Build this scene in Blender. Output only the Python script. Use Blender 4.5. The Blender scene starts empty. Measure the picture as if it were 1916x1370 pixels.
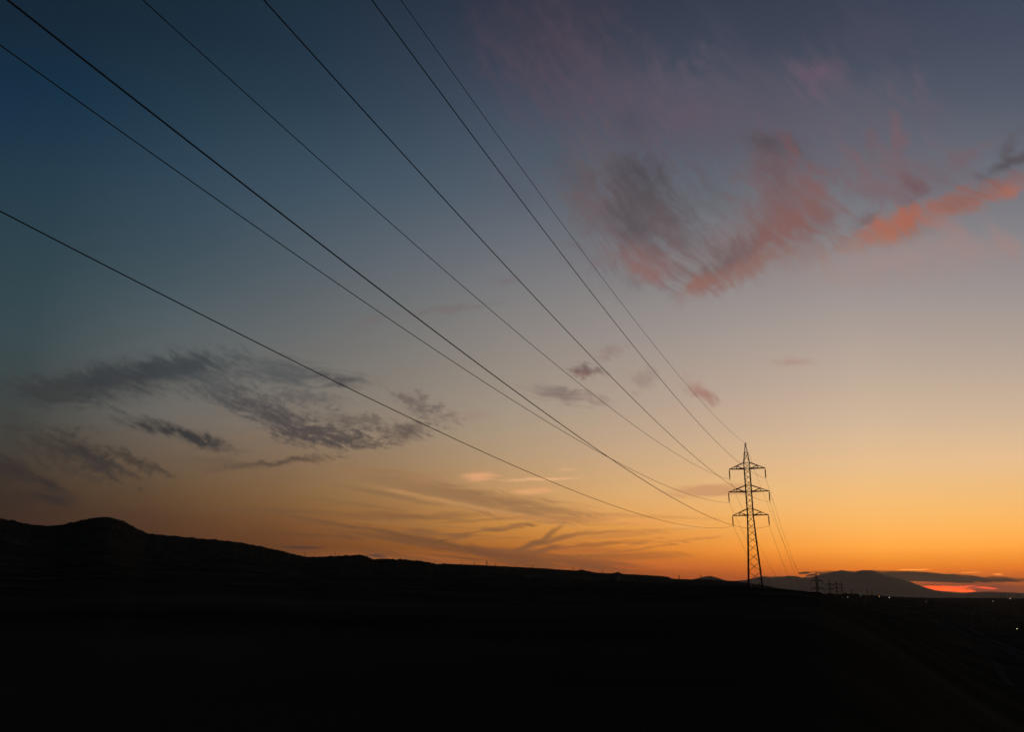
import bpy, bmesh, math, random
import numpy as np
from mathutils import Vector, Matrix

# Power line at dusk: a lattice pylon, its conductors running overhead, dark hills and an afterglow sky.
# Units are metres, +Y is the way the camera looks, az is degrees clockwise from +Y, el degrees above eye level.
rad = math.radians
EYE = 60.0                      # eye height above the datum of the plain
SUN_AZ, SUN_EL = 28.0, -3.0     # the sun has set behind the far mountains

scene = bpy.context.scene
col = scene.collection

# ------------------------------------------------------------------ helpers
def tag(o, label=None, cat=None, group=None, kind=None):
    for k, v in (('label', label), ('category', cat), ('group', group), ('kind', kind)):
        if v:
            o[k] = v
    return o

def link_mesh(name, me, mat, parent=None):
    o = bpy.data.objects.new(name, me)
    col.objects.link(o)
    if mat is not None and not me.materials:
        me.materials.append(mat)
    if parent is not None:
        o.parent = parent
    return o

def from_bm(name, bm, mat, parent=None, smooth=False):
    me = bpy.data.meshes.new(name)
    bm.to_mesh(me)
    bm.free()
    if smooth:
        for p in me.polygons:
            p.use_smooth = True
    return link_mesh(name, me, mat, parent)

def empty(name, loc, rz=0.0):
    o = bpy.data.objects.new(name, None)
    o.empty_display_size = 1.0
    o.location = loc
    o.rotation_euler = (0, 0, rz)
    col.objects.link(o)
    return o

def copy_tree(o, parent=None):
    c = o.copy()
    col.objects.link(c)
    if parent is not None:
        c.parent = parent
    for ch in list(o.children):
        copy_tree(ch, c)
    return c

def bar(bm, a, b, w, h=None, up=(0, 0, 1)):
    """a rectangular bar from a to b"""
    a, b = Vector(a), Vector(b)
    h = h or w
    d = (b - a).normalized()
    u = Vector(up)
    if abs(d.dot(u)) > 0.95:
        u = Vector((1, 0, 0))
    s = d.cross(u).normalized() * (w / 2)
    t = d.cross(s).normalized() * (h / 2)
    vs = [bm.verts.new(p + i * s + j * t) for p in (a, b) for i, j in ((1, 1), (1, -1), (-1, -1), (-1, 1))]
    for f in ((0, 1, 2, 3), (7, 6, 5, 4), (0, 4, 5, 1), (1, 5, 6, 2), (2, 6, 7, 3), (3, 7, 4, 0)):
        bm.faces.new([vs[i] for i in f])

def angle_iron(bm, a, b, w, t, sx, sy):
    """an L-section from a to b whose two flanges point along sx*X and sy*Y"""
    a, b = Vector(a), Vector(b)
    prof = [(0, 0), (w * sx, 0), (w * sx, t * sy), (t * sx, t * sy), (t * sx, w * sy), (0, w * sy)]
    lo = [bm.verts.new(a + Vector((x, y, 0))) for x, y in prof]
    hi = [bm.verts.new(b + Vector((x, y, 0))) for x, y in prof]
    n = len(prof)
    for i in range(n):
        bm.faces.new((lo[i], lo[(i + 1) % n], hi[(i + 1) % n], hi[i]))
    bm.faces.new(lo[::-1])
    bm.faces.new(hi)

def lathe(bm, prof, segs=10, at=(0, 0, 0)):
    rings = []
    for r, z in prof:
        rings.append([bm.verts.new((at[0] + r * math.cos(2 * math.pi * k / segs), at[1] + r * math.sin(2 * math.pi * k / segs), at[2] + z)) for k in range(segs)])
    for a, b in zip(rings, rings[1:]):
        for k in range(segs):
            bm.faces.new((a[k], a[(k + 1) % segs], b[(k + 1) % segs], b[k]))
    bm.faces.new(rings[0][::-1])
    bm.faces.new(rings[-1])

def tube(bm, pts, r, segs=6):
    rings = []
    for i, p in enumerate(pts):
        d = (pts[min(i + 1, len(pts) - 1)] - pts[max(i - 1, 0)]).normalized()
        s = d.cross(Vector((0, 0, 1))).normalized()
        t = s.cross(d).normalized()
        rings.append([bm.verts.new(p + r * (math.cos(2 * math.pi * k / segs) * s + math.sin(2 * math.pi * k / segs) * t)) for k in range(segs)])
    for a, b in zip(rings, rings[1:]):
        for k in range(segs):
            bm.faces.new((a[k], a[(k + 1) % segs], b[(k + 1) % segs], b[k]))
    bm.faces.new(rings[0][::-1])
    bm.faces.new(rings[-1])

def polar(az, r, z=0.0):
    return Vector((r * math.sin(rad(az)), r * math.cos(rad(az)), z))

# value noise on arrays, for terrain
def _hash(ix, iy, seed):
    h = (ix.astype(np.int64) * 374761393 + iy.astype(np.int64) * 668265263 + seed * 974634777) & 0x7fffffff
    h = ((h ^ (h >> 13)) * 1274126177) & 0x7fffffff
    return ((h ^ (h >> 16)) & 0xffff) / 65535.0

def vnoise(x, y, seed=0):
    ix, iy = np.floor(x), np.floor(y)
    fx, fy = x - ix, y - iy
    fx, fy = fx * fx * (3 - 2 * fx), fy * fy * (3 - 2 * fy)
    a = _hash(ix, iy, seed) * (1 - fx) + _hash(ix + 1, iy, seed) * fx
    b = _hash(ix, iy + 1, seed) * (1 - fx) + _hash(ix + 1, iy + 1, seed) * fx
    return (a * (1 - fy) + b * fy) * 2 - 1

def fbm(x, y, seed=0, octs=5, gain=0.5):
    s, a, t = 0.0, 1.0, 0.0
    for o in range(octs):
        s = s + a * vnoise(x * 2 ** o, y * 2 ** o, seed + o * 17)
        t += a
        a *= gain
    return s / t

# ------------------------------------------------------------------ materials
def new_mat(name, c1, c2, scale=1.0, rough=0.9, metal=0.0, bump=0.0, detail=6.0, spec=0.2):
    m = bpy.data.materials.new(name)
    m.use_nodes = True
    nt = m.node_tree
    b = nt.nodes['Principled BSDF']
    tc = nt.nodes.new('ShaderNodeTexCoord')
    no = nt.nodes.new('ShaderNodeTexNoise')
    no.inputs['Scale'].default_value = scale
    no.inputs['Detail'].default_value = detail
    no.inputs['Roughness'].default_value = 0.62
    nt.links.new(tc.outputs['Object'], no.inputs['Vector'])
    cr = nt.nodes.new('ShaderNodeValToRGB')
    cr.color_ramp.elements[0].position, cr.color_ramp.elements[1].position = 0.35, 0.68
    cr.color_ramp.elements[0].color = (*c1, 1)
    cr.color_ramp.elements[1].color = (*c2, 1)
    nt.links.new(no.outputs['Fac'], cr.inputs['Fac'])
    nt.links.new(cr.outputs['Color'], b.inputs['Base Color'])
    b.inputs['Roughness'].default_value = rough
    b.inputs['Metallic'].default_value = metal
    b.inputs['Specular IOR Level'].default_value = spec
    if bump:
        bp = nt.nodes.new('ShaderNodeBump')
        bp.inputs['Strength'].default_value = bump
        nt.links.new(no.outputs['Fac'], bp.inputs['Height'])
        nt.links.new(bp.outputs['Normal'], b.inputs['Normal'])
    return m

def lamp_mat(name, c, s):
    m = bpy.data.materials.new(name)
    m.use_nodes = True
    nt = m.node_tree
    nt.nodes.clear()
    e = nt.nodes.new('ShaderNodeEmission')
    e.inputs['Color'].default_value = (*c, 1)
    e.inputs['Strength'].default_value = 0.5 * s
    o = nt.nodes.new('ShaderNodeOutputMaterial')
    nt.links.new(e.outputs[0], o.inputs['Surface'])
    return m

M_earth = new_mat('dry_grass_and_earth', (0.016, 0.018, 0.013), (0.068, 0.060, 0.046), 0.018, 1.0, spec=0.0)
M_scrub = new_mat('scrub_hillside', (0.024, 0.028, 0.020), (0.048, 0.047, 0.034), 0.012, 1.0, spec=0.0)
M_rock = new_mat('far_rock', (0.05, 0.048, 0.044), (0.08, 0.075, 0.068), 0.0012, 1.0, spec=0.0)
M_asphalt = new_mat('asphalt', (0.055, 0.056, 0.06), (0.08, 0.08, 0.084), 0.8, 0.9, spec=0.0)
M_dirt = new_mat('dirt_track', (0.055, 0.05, 0.04), (0.09, 0.08, 0.062), 0.5, 1.0, spec=0.0)
M_steel = new_mat('weathered_galvanised_steel', (0.045, 0.045, 0.047), (0.08, 0.078, 0.075), 2.0, 0.8, 0.0)
M_glass = new_mat('brown_insulator_glaze', (0.06, 0.03, 0.018), (0.09, 0.045, 0.025), 4.0, 0.35)
M_wire = new_mat('aged_aluminium_cable', (0.07, 0.07, 0.07), (0.10, 0.10, 0.10), 3.0, 0.7, 0.2)
M_wood = new_mat('creosoted_wood', (0.035, 0.025, 0.018), (0.06, 0.045, 0.03), 3.0, 0.9)
M_turbine = new_mat('turbine_paint', (0.10, 0.10, 0.10), (0.13, 0.13, 0.13), 1.0, 0.6)
M_leaf = new_mat('poplar_leaves', (0.03, 0.05, 0.02), (0.06, 0.085, 0.03), 0.6, 0.9)
M_bark = new_mat('bark', (0.05, 0.04, 0.03), (0.08, 0.065, 0.05), 2.0, 1.0)

# ------------------------------------------------------------------ skylines, az and el in degrees
RIDGE_NEAR = [[-39.554, 4.806], [-34.661, 4.408], [-31.976, 4.099], [-31.134, 3.954], [-30.279, 3.806], [-29.569, 3.775], [-28.864, 3.839], [-28.025, 4.069], [-27.462, 4.257], [-26.738, 4.421], [-26.139, 4.449], [-25.607, 4.341], [-25.025, 4.1], [-24.299, 3.73], [-23.871, 3.545], [-23.077, 3.472], [-21.467, 3.355], [-19.826, 3.266], [-18.487, 3.165], [-16.775, 2.895], [-15.38, 2.612], [-13.969, 2.289], [-12.921, 2.306], [-11.513, 2.398], [-10.16, 2.454], [-9.722, 2.318], [-9.359, 2.252], [-7.55, 2.24], [-6.088, 2.113], [-5.352, 1.978], [-4.619, 1.95], [-3.145, 1.713], [-1.301, 1.442], [1.642, 1.07], [3.108, 0.937], [5.298, 0.913], [8.19, 0.787], [11.391, 0.696], [13.83, 0.603], [15.539, 0.508], [17.218, 0.414], [18.54, 0.353], [20.155, 0.195], [22.37, 0.11], [23.6, 0.021], [25.399, -0.125], [27.139, -0.297], [31.366, -0.969], [40.293, -1.85]]
RIDGE_MID = [[-12.817, 0.81], [-7.161, 1.64], [-4.618, 1.932], [-3.149, 1.909], [-2.412, 1.88], [-0.569, 1.804], [1.643, 1.711], [3.847, 1.58], [4.579, 1.548], [4.763, 1.584], [4.909, 1.62], [5.055, 1.568], [5.31, 1.515], [5.854, 1.411], [6.399, 1.378], [6.943, 1.362], [7.199, 1.416], [7.345, 1.47], [7.488, 1.4], [7.702, 1.33], [8.925, 1.281], [10.352, 1.198], [10.705, 1.146], [10.948, 1.042], [12.109, 0.977], [12.811, 1.013], [13.506, 0.981], [14.194, 0.914], [15.223, 0.882], [15.895, 0.748], [16.898, 0.615], [17.557, 0.483], [18.537, 0.319], [20.468, 0.098], [22.344, -0.15]]
RIDGE_FAR = [[11.04, 0.729], [12.107, 0.942], [12.638, 1.047], [13.17, 1.187], [13.52, 1.212], [13.861, 1.119], [14.201, 1.017], [14.606, 0.88], [15.209, 0.677]]
RIDGE_MOUNTAIN = [[13.476, 0.464], [14.707, 0.846], [15.912, 0.986], [16.43, 1.123], [16.84, 1.192], [17.208, 1.158], [17.37, 1.09], [17.476, 1.158], [17.943, 1.159], [18.447, 1.226], [18.941, 1.209], [19.26, 1.109], [19.754, 1.142], [20.251, 1.259], [20.486, 1.342], [20.909, 1.391], [21.303, 1.49], [21.727, 1.578], [22.194, 1.487], [22.506, 1.453], [22.989, 1.583], [23.298, 1.549], [23.548, 1.564], [23.9, 1.383], [24.342, 1.219], [25.227, 0.992], [25.658, 0.831], [26.082, 0.641], [26.505, 0.483], [26.929, 0.359], [27.497, 0.267], [28.345, 0.194], [28.775, 0.243], [29.199, 0.276], [30.03, 0.28], [31.536, 0.227], [33.459, 0.207], [36.151, 0.08]]

def lerp_table(tab):
    a = np.array(tab)
    return lambda az: np.interp(az, a[:, 0], a[:, 1])

near_el = lerp_table([(-180, 2.0), (-90, 3.5), (-60, 4.6)] + RIDGE_NEAR + [(60, -2.2), (90, -1.0), (180, 2.0)])
near_dist = lerp_table([(-180, 900), (-90, 2200), (-40, 2800), (-10, 2800), (-5, 2300), (0, 1600), (5, 950), (10, 560), (14, 380), (16, 330), (20.4, 330), (24.5, 3300), (26, 3500), (29, 3500), (36, 2500), (60, 400), (90, 500), (180, 900)])

def plain(az, r):
    shelf = -20.6 + 0.004 * (np.clip(r, 700, 3800) - 700)
    low = -55 + 0.0088 * (np.clip(r, 900, 6000) - 900)
    t = np.clip((az - 24.6) / 2.0, 0, 1)
    t = t * t * (3 - 2 * t)
    p = shelf * (1 - t) + low * t
    far = np.clip((r - 6500) / 6000, 0, 1)
    return p * (1 - far) - 50 * far

def ground_h(az, r, detail=True):
    """height of the ground relative to the eye"""
    az, r = np.asarray(az, float), np.asarray(r, float)
    D = near_dist(az)
    zc = D * np.tan(np.radians(near_el(az)))
    s = np.clip(r / D, 0, 1) ** 1.6
    h_in = -1.7 * (1 - s) + zc * s
    dip = np.interp(az, [20.2, 22.2, 27.0, 30.0, 38.0, 60.0], [0, 18, 24, 44, 30, 0])      # the valley floor on the right
    h_in = h_in - dip * np.sin(np.pi * np.clip((r - 200) / 2900, 0, 1)) ** 1.5 * (1 - np.clip(r / D, 0, 1) ** 5)
    # the hill falls away to the right, so that one looks down into the valley
    vall = -1.7 - 48 * (1 - np.exp(-r / 320))
    u = np.clip((r - 1500) / 1800, 0, 1); u = u * u * (3 - 2 * u)
    vall = vall * (1 - u) + h_in * u
    k = np.clip((az - 19.0) / 15.0, 0, 1) * np.clip((85 - az) / 30, 0, 1); k = k * k * (3 - 2 * k)
    h_in = h_in * (1 - k) + vall * k
    P = plain(az, r)
    w = np.maximum(0.42 * D, 200)
    g = np.exp(-(np.maximum(r - D, 0) / w) ** 2)
    h = np.where(r <= D, h_in, P + (zc - P) * g)
    if detail:
        x, y = r * np.sin(np.radians(az)), r * np.cos(np.radians(az))
        amp = np.clip(r * 0.0022, 0.03, 7.0) * np.clip(1.4 - np.maximum(r - 1.2 * D, 0) / (2 * D), 0.1, 1)
        big = fbm(x / 160, y / 160, 3, 4) * amp * np.clip(np.abs(r - D) / (0.25 * D), 0, 1)
        scrub = np.maximum(fbm(x / 9 , y / 9, 9, 3, 0.7), -0.2) * np.clip(r * 0.0019, 0.05, 4.6)
        h = h + big + scrub
    return h

def grid_mesh(name, az, r, hfun, mat, wrap=False):
    A, Rr = np.meshgrid(az, r, indexing='xy')
    Z = hfun(A, Rr) + EYE
    X, Y = Rr * np.sin(np.radians(A)), Rr * np.cos(np.radians(A))
    co = np.stack([X, Y, Z], -1).reshape(-1, 3)
    nr, na = A.shape
    i = np.arange(nr - 1)[:, None] * na + np.arange(na - 1 if not wrap else na)[None, :]
    nx = np.arange(1, na + 1) % na if wrap else np.arange(1, na)
    j = np.arange(nr - 1)[:, None] * na + nx[None, :]
    q = np.stack([i, i + na, j + na, j], -1).reshape(-1, 4)
    me = bpy.data.meshes.new(name)
    me.vertices.add(len(co)); me.vertices.foreach_set('co', co.ravel())
    me.loops.add(q.size); me.loops.foreach_set('vertex_index', q.ravel().astype(np.int32))
    me.polygons.add(len(q)); me.polygons.foreach_set('loop_start', (np.arange(len(q)) * 4).astype(np.int32))
    me.polygons.foreach_set('loop_total', np.full(len(q), 4, np.int32))
    me.update(calc_edges=True)
    me.polygons.foreach_set('use_smooth', np.ones(len(q), bool))
    return link_mesh(name, me, mat)

# ------------------------------------------------------------------ the ground, one sheet out to the horizon
az_fine = np.arange(-41, 41, 0.07)
az_rest = np.arange(41, 319, 1.5)
az_all = np.concatenate([az_fine, az_rest]); az_all = np.where(az_all > 180, az_all - 360, az_all)
rr = np.concatenate([[0.6], np.geomspace(1.5, 9000, 150), np.geomspace(9600, 120000, 22)])
g = grid_mesh('ground', az_all, rr, ground_h, M_earth, wrap=True)
tag(g, kind='structure')

# ------------------------------------------------------------------ hills and mountains beyond
def ridge(name, tab, D, w_front, w_back, base, mat, step, rough, crest_noise, seed, rows=26):
    el = lerp_table(tab)
    az = np.arange(tab[0][0], tab[-1][0], step)
    ts = np.concatenate([np.linspace(-1, 0, rows), np.linspace(0.08, 1, rows // 2)])
    r = np.where(ts < 0, D + ts * w_front, D + ts * w_back)
    def h(A, Rr):
        zc = D * np.tan(np.radians(el(A)))
        t = np.where(Rr < D, (D - Rr) / w_front, (Rr - D) / w_back)
        prof = np.clip(1 - t, 0, 1) ** 1.25
        x, y = Rr * np.sin(np.radians(A)), Rr * np.cos(np.radians(A))
        gul = fbm(x / rough, y / (2.2 * rough), seed, 5)
        z = base + (zc - base) * prof
        z = z + gul * (zc - base) * 0.22 * np.clip(t / 0.3, 0, 1) * np.clip((1 - t) / 0.3, 0, 1)
        z = z + crest_noise * fbm(x / (rough * 0.08), y / (rough * 0.08), seed + 5, 4, 0.65)
        return z - 0.0
    return tag(grid_mesh(name, az, r, h, mat), kind='structure')

D_MID, D_FAR, D_MOUNTAIN = 3700.0, 20000.0, 40000.0
ridge('hills', RIDGE_MID, D_MID, 1300, 1700, -60, M_scrub, 0.03, 280, 1.6, 21)
ridge('far_hills', RIDGE_FAR, D_FAR, 3000, 3000, -70, M_rock, 0.05, 1500, 3.0, 31)
ridge('mountains', RIDGE_MOUNTAIN, D_MOUNTAIN, 8000, 9000, -90, M_rock, 0.04, 2600, 9.0, 41)

# ------------------------------------------------------------------ roads in the plain
def strip(name, path, width, mat, lift):
    pts = []
    for az, el in path:
        lo, hi = 20.0, 1900.0
        for _ in range(60):
            m = 0.5 * (lo + hi)
            if float(ground_h(az, m, detail=False)) < m * math.tan(rad(el)):
                lo = m
            else:
                hi = m
        pts.append(polar(az, m))
    bm = bmesh.new()
    prev = None
    dense = []
    for a, b in zip(pts, pts[1:]):
        n = max(2, int((b - a).length / 6))
        dense += [a.lerp(b, k / n) for k in range(n)]
    dense.append(pts[-1])
    for i, p in enumerate(dense):
        d = (dense[min(i + 1, len(dense) - 1)] - dense[max(i - 1, 0)]).normalized()
        s = Vector((d.y, -d.x, 0)) * (width / 2)
        row = []
        for q in (p - s, p, p + s):
            azq, rq = math.degrees(math.atan2(q.x, q.y)), math.hypot(q.x, q.y)
            row.append(Vector((q.x, q.y, float(ground_h(azq, rq)))))
        z = max(v.z for v in row) + lift
        row = [bm.verts.new((v.x, v.y, z + EYE)) for v in row]
        if prev:
            bm.faces.new((prev[0], prev[1], row[1], row[0]))
            bm.faces.new((prev[1], prev[2], row[2], row[1]))
        prev = row
    bmesh.ops.recalc_face_normals(bm, faces=bm.faces)
    return tag(from_bm(name, bm, mat), kind='structure')
ROADS = [[[27.009, -1.353], [27.829, -1.642], [29.402, -2.354], [31.05, -3.204], [32.807, -4.144]], [[27.656, -1.89], [29.362, -2.652], [31.009, -3.494], [32.765, -4.425]], [[28.603, -3.213], [29.114, -3.488], [29.495, -3.676], [29.672, -3.96], [29.732, -4.304], [30.102, -5.086]]]
strip('road', ROADS[0], 6.0, M_asphalt, 0.25)
strip('road', ROADS[1], 6.0, M_asphalt, 0.25)
strip('path', ROADS[2], 2.6, M_dirt, 0.2)

# ------------------------------------------------------------------ the lattice pylon
YAW = 19.08
T_BASE = Vector((63.96, 218.07, 0))
Z_TOP, Z_ARM, A_ARM, INS = 40.08, {1: 33.04, 2: 26.84, 3: 20.54}, {1: 4.68, 2: 5.25, 3: 4.62}, 2.84
ARM_H = 1.62
z_base = float(ground_h(16.34, T_BASE.length, detail=False)) - 0.3      # foot of the pylon, relative to the eye
def half(z):
    """half width of the body at height z (relative to the eye)"""
    pts = [(z_base, 1.98), (3.7, 1.80), (15.7, 1.10), (20.54, 0.86), (26.84, 0.86), (33.04, 0.84), (34.66, 0.81), (37.5, 0.42), (Z_TOP - 0.15, 0.10)]
    return float(np.interp(z, [p[0] for p in pts], [p[1] for p in pts]))

def make_pylon(t=1.0):
    """t thickens the members: the far pylons are of a heavier build"""
    root = empty('lattice_pylon', (T_BASE.x, T_BASE.y, z_base + EYE), -rad(YAW))
    L = lambda x, y, z: Vector((x, y, z - z_base))           # local coordinates, foot at z = 0
    levels = [z_base, 3.4, 8.6, 15.7, 20.54, 26.84, 33.04, 34.66, 37.5, Z_TOP - 0.15]
    # four legs of angle iron, each on its footing
    for sx in (-1, 1):
        for sy in (-1, 1):
            bm = bmesh.new()
            for a, b in zip(levels, levels[1:]):
                w = 0.30 if b < 16 else (0.26 if b < 33.1 else 0.17)
                ha, hb = half(a), half(b)
                angle_iron(bm, L(sx * ha, sy * ha, a), L(sx * hb, sy * hb, b), w * t, 0.06 * t, -sx, -sy)
            lg = from_bm('leg', bm, M_steel, root)
            bm = bmesh.new()
            h0 = half(z_base)
            bar(bm, L(sx * h0, sy * h0, z_base - 0.6), L(sx * h0, sy * h0, z_base + 0.25), 0.7)
            from_bm('footing', bm, M_rock, lg)
    # single lacing on the four faces, nodes from the lower crossarm down and between the arms
    down = [20.54, 18.5, 16.8, 15.0, 13.2, 10.9, 8.5, 6.0, 3.5, z_base + 0.9]
    up = []
    for k in (3, 2):
        z0, z1 = Z_ARM[k], Z_ARM[k - 1]
        up += [z0 + ARM_H + (z1 - z0 - ARM_H) * j / 3 for j in range(0, 4)]
        up += [z0]
    up += [Z_ARM[1], Z_ARM[1] + ARM_H]
    nodes = sorted(set([round(v, 3) for v in down + up]))
    faces = [((1, -1), (-1, -1)), ((-1, -1), (-1, 1)), ((-1, 1), (1, 1)), ((1, 1), (1, -1))]   # right to left seen from outside
    for (p, q) in faces:
        bm = bmesh.new()
        for a, b in zip(nodes, nodes[1:]):
            ha, hb = half(a) - 0.02, half(b) - 0.02
            bar(bm, L(p[0] * ha, p[1] * ha, a), L(q[0] * hb, q[1] * hb, b), 0.11 * t, 0.11 * t)
        for z in [Z_ARM[k] for k in (1, 2, 3)] + [Z_ARM[k] + ARM_H for k in (1, 2, 3)]:
            h = half(z) - 0.02
            bar(bm, L(p[0] * h, p[1] * h, z), L(q[0] * h, q[1] * h, z), 0.10 * t)
        # the peak: one strut and a crossed pair below it
        h, h2, h3 = half(37.5), half(34.66), half(36.9)
        bar(bm, L(p[0] * h, p[1] * h, 37.5), L(q[0] * h, q[1] * h, 37.5), 0.09)
        bar(bm, L(p[0] * h2, p[1] * h2, 34.75), L(q[0] * h3, q[1] * h3, 37.4), 0.06)
        bar(bm, L(q[0] * h2, q[1] * h2, 34.75), L(p[0] * h3, p[1] * h3, 37.4), 0.06)
        from_bm('bracing', bm, M_steel, root)
    # bracket that holds the earth wire
    bm = bmesh.new()
    bar(bm, L(-0.16, 0, Z_TOP - 0.12), L(0.42, 0, Z_TOP - 0.12), 0.3, 0.07)
    bar(bm, L(0.40, 0, Z_TOP - 0.12), L(0.40, 0, Z_TOP - 0.55), 0.06)
    bar(bm, L(0, 0, Z_TOP - 0.3), L(0, 0, Z_TOP + 0.05), 0.28)
    from_bm('earth_wire_bracket', bm, M_steel, root)
    # six crossarms, an insulator string under the tip of each
    for k in (1, 2, 3):
        z, a = Z_ARM[k], A_ARM[k]
        h, ht = half(z), half(z + ARM_H)
        for s in (-1, 1):
            bm = bmesh.new()
            tip = L(s * a, 0, z)
            xm = h + (a - h) * 0.5
            ym = h * 0.5
            for sy in (-1, 1):
                bar(bm, L(s * h, sy * h, z), tip, 0.20 * t)
                bar(bm, L(s * ht, sy * ht, z + ARM_H), tip, 0.14 * t)
                mid_lo, mid_hi = L(s * xm, sy * ym, z), L(s * xm, sy * ht * 0.5, z + ARM_H * 0.5)
                bar(bm, mid_lo, mid_hi, 0.14 * t)
                bar(bm, L(s * h, sy * h, z), mid_hi, 0.11 * t)
                bar(bm, L(s * h, sy * h, z), L(s * xm, -sy * ym, z), 0.06)
            bar(bm, L(s * xm, -ym, z), L(s * xm, ym, z), 0.08)
            bar(bm, L(s * (a - 0.12), 0, z), L(s * (a + 0.10), 0, z), 0.26, 0.2)
            arm = from_bm('crossarm', bm, M_steel, root)
            bm = bmesh.new()
            prof = [(0.035, 0.0), (0.035, -0.30)]
            n = 15
            for i in range(n):
                zz = -0.32 - i * 0.146
                prof += [(0.10 * t, zz), (0.20 * t, zz - 0.05), (0.20 * t, zz - 0.075), (0.09 * t, zz - 0.085)]
            prof += [(0.045, -INS + 0.22), (0.08, -INS + 0.2), (0.08, -INS + 0.02), (0.04, -INS)]
            lathe(bm, prof, 10, tip)
            from_bm('insulator_string', bm, M_glass, arm)
    return root

pylon = make_pylon()
tag(pylon, 'tall steel lattice pylon with three crossarm levels, black against the orange sky, largest of all', 'pylon', 'pylons of the power lines')

def solve_dist(az, el, top):
    """how far along az the ground lies so that something `top` metres tall reaches elevation el"""
    lo, hi = 400.0, 9000.0
    f = lambda r: r * math.tan(rad(el)) - float(ground_h(az, r, detail=False)) - top
    prev = f(700.0)
    r, best = 700.0, (1e9, 2600.0)
    while r < 9000:
        v = f(r + 10)
        if (v > 0) != (prev > 0):
            return r + 5
        prev = v
        if abs(v) < best[0]:
            best = (abs(v), r)
        r += 10
    return best[1]

H_PYLON = Z_TOP - z_base
NEXT = Vector((255.15, 695.14, -21.4))           # next pylon, offset of its foot in height from the first
far_pylons = [((NEXT.x, NEXT.y, z_base + NEXT.z), 'small pylon standing alone before the grey mountain, just right of the big pylon')]
PYLON_DIRECTIONS = [[20.907, 1.026], [21.318, 0.976], [21.614, 0.91], [23.108, 0.472]]
names = ['small distant pylon, first and leftmost of the cluster before the mountain', 'small distant pylon in the middle of the cluster before the mountain',
         'small distant pylon, rightmost of the cluster before the mountain', 'tiny far pylon standing by itself near the green and orange lights']
for (az, el), lb in zip(PYLON_DIRECTIONS, names):
    r = solve_dist(az, el, H_PYLON)
    p = polar(az, r, float(ground_h(az, r, detail=False)) - 0.3)
    far_pylons.append((tuple(p), lb))
heavy = make_pylon(2.0)
tag(heavy, far_pylons[0][1], 'pylon', 'pylons of the power lines')
for i, (p, lb) in enumerate(far_pylons):
    c = heavy if i == 0 else copy_tree(heavy)
    c.location = (p[0], p[1], p[2] + EYE)
    c['label'] = lb

# ------------------------------------------------------------------ conductors: behind the camera -> pylon -> second pylon -> third pylon
WIRES = {   # start point behind the viewer, sag of the first span
 'E':  ((-52.28, -72.77, 44.35), 8.60, 'thin earth wire running to the very tip of the pylon, rightmost at the top edge'),
 'R1': ((-47.74, -74.17, 36.54), 10.05, 'cable reaching the right end of the top crossarm, next to the thin earth wire'),
 'L1': ((-62.16, -69.64, 41.28), 9.59, 'cable reaching the left end of the top crossarm of the pylon'),
 'R2': ((-49.60, -73.56, 33.38), 10.11, 'cable reaching the right end of the wide middle crossarm'),
 'L2': ((-63.78, -69.12, 35.75), 10.42, 'cable reaching the left end of the wide middle crossarm'),
 'R3': ((-49.39, -73.64, 25.68), 10.47, 'cable from the right end of the lowest crossarm to the top left picture corner'),
 'L3': ((-61.88, -69.73, 26.51), 10.02, 'lowest of the cables, reaching the left end of the lowest crossarm'),
}
ax = Vector((math.cos(rad(YAW)), -math.sin(rad(YAW)), 0))
def attach(key, base, foot):
    if key == 'E':
        return Vector((base[0], base[1], Z_TOP - z_base + foot + EYE))
    k, s = int(key[1]), (1 if key[0] == 'R' else -1)
    return Vector((base[0], base[1], 0)) + ax * (s * A_ARM[k]) + Vector((0, 0, Z_ARM[k] - INS - z_base + foot + EYE))
def span(a, b, sag, n):
    out = []
    for i in range(n + 1):
        t = i / n
        p = a.lerp(b, t)
        p.z -= 4 * sag * t * (1 - t)
        out.append(p)
    return out
third = far_pylons[1][0]
for key, (start, sag, lb) in WIRES.items():
    a = Vector(start); a.z += EYE
    b = attach(key, T_BASE, z_base)
    c = attach(key, far_pylons[0][0], far_pylons[0][0][2])
    d = attach(key, third, third[2])
    far_sag = 18.8 if key == 'E' else 21.7
    pts = span(a, b, sag, 120) + span(b, c, far_sag, 60)[1:] + span(c, d, 13.0, 30)[1:]
    bm = bmesh.new()
    tube(bm, pts, 0.024 if key == 'E' else 0.028, 6)
    tag(from_bm('power_line', bm, M_wire, smooth=True), lb, 'power line', 'wires of the power line')

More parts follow.
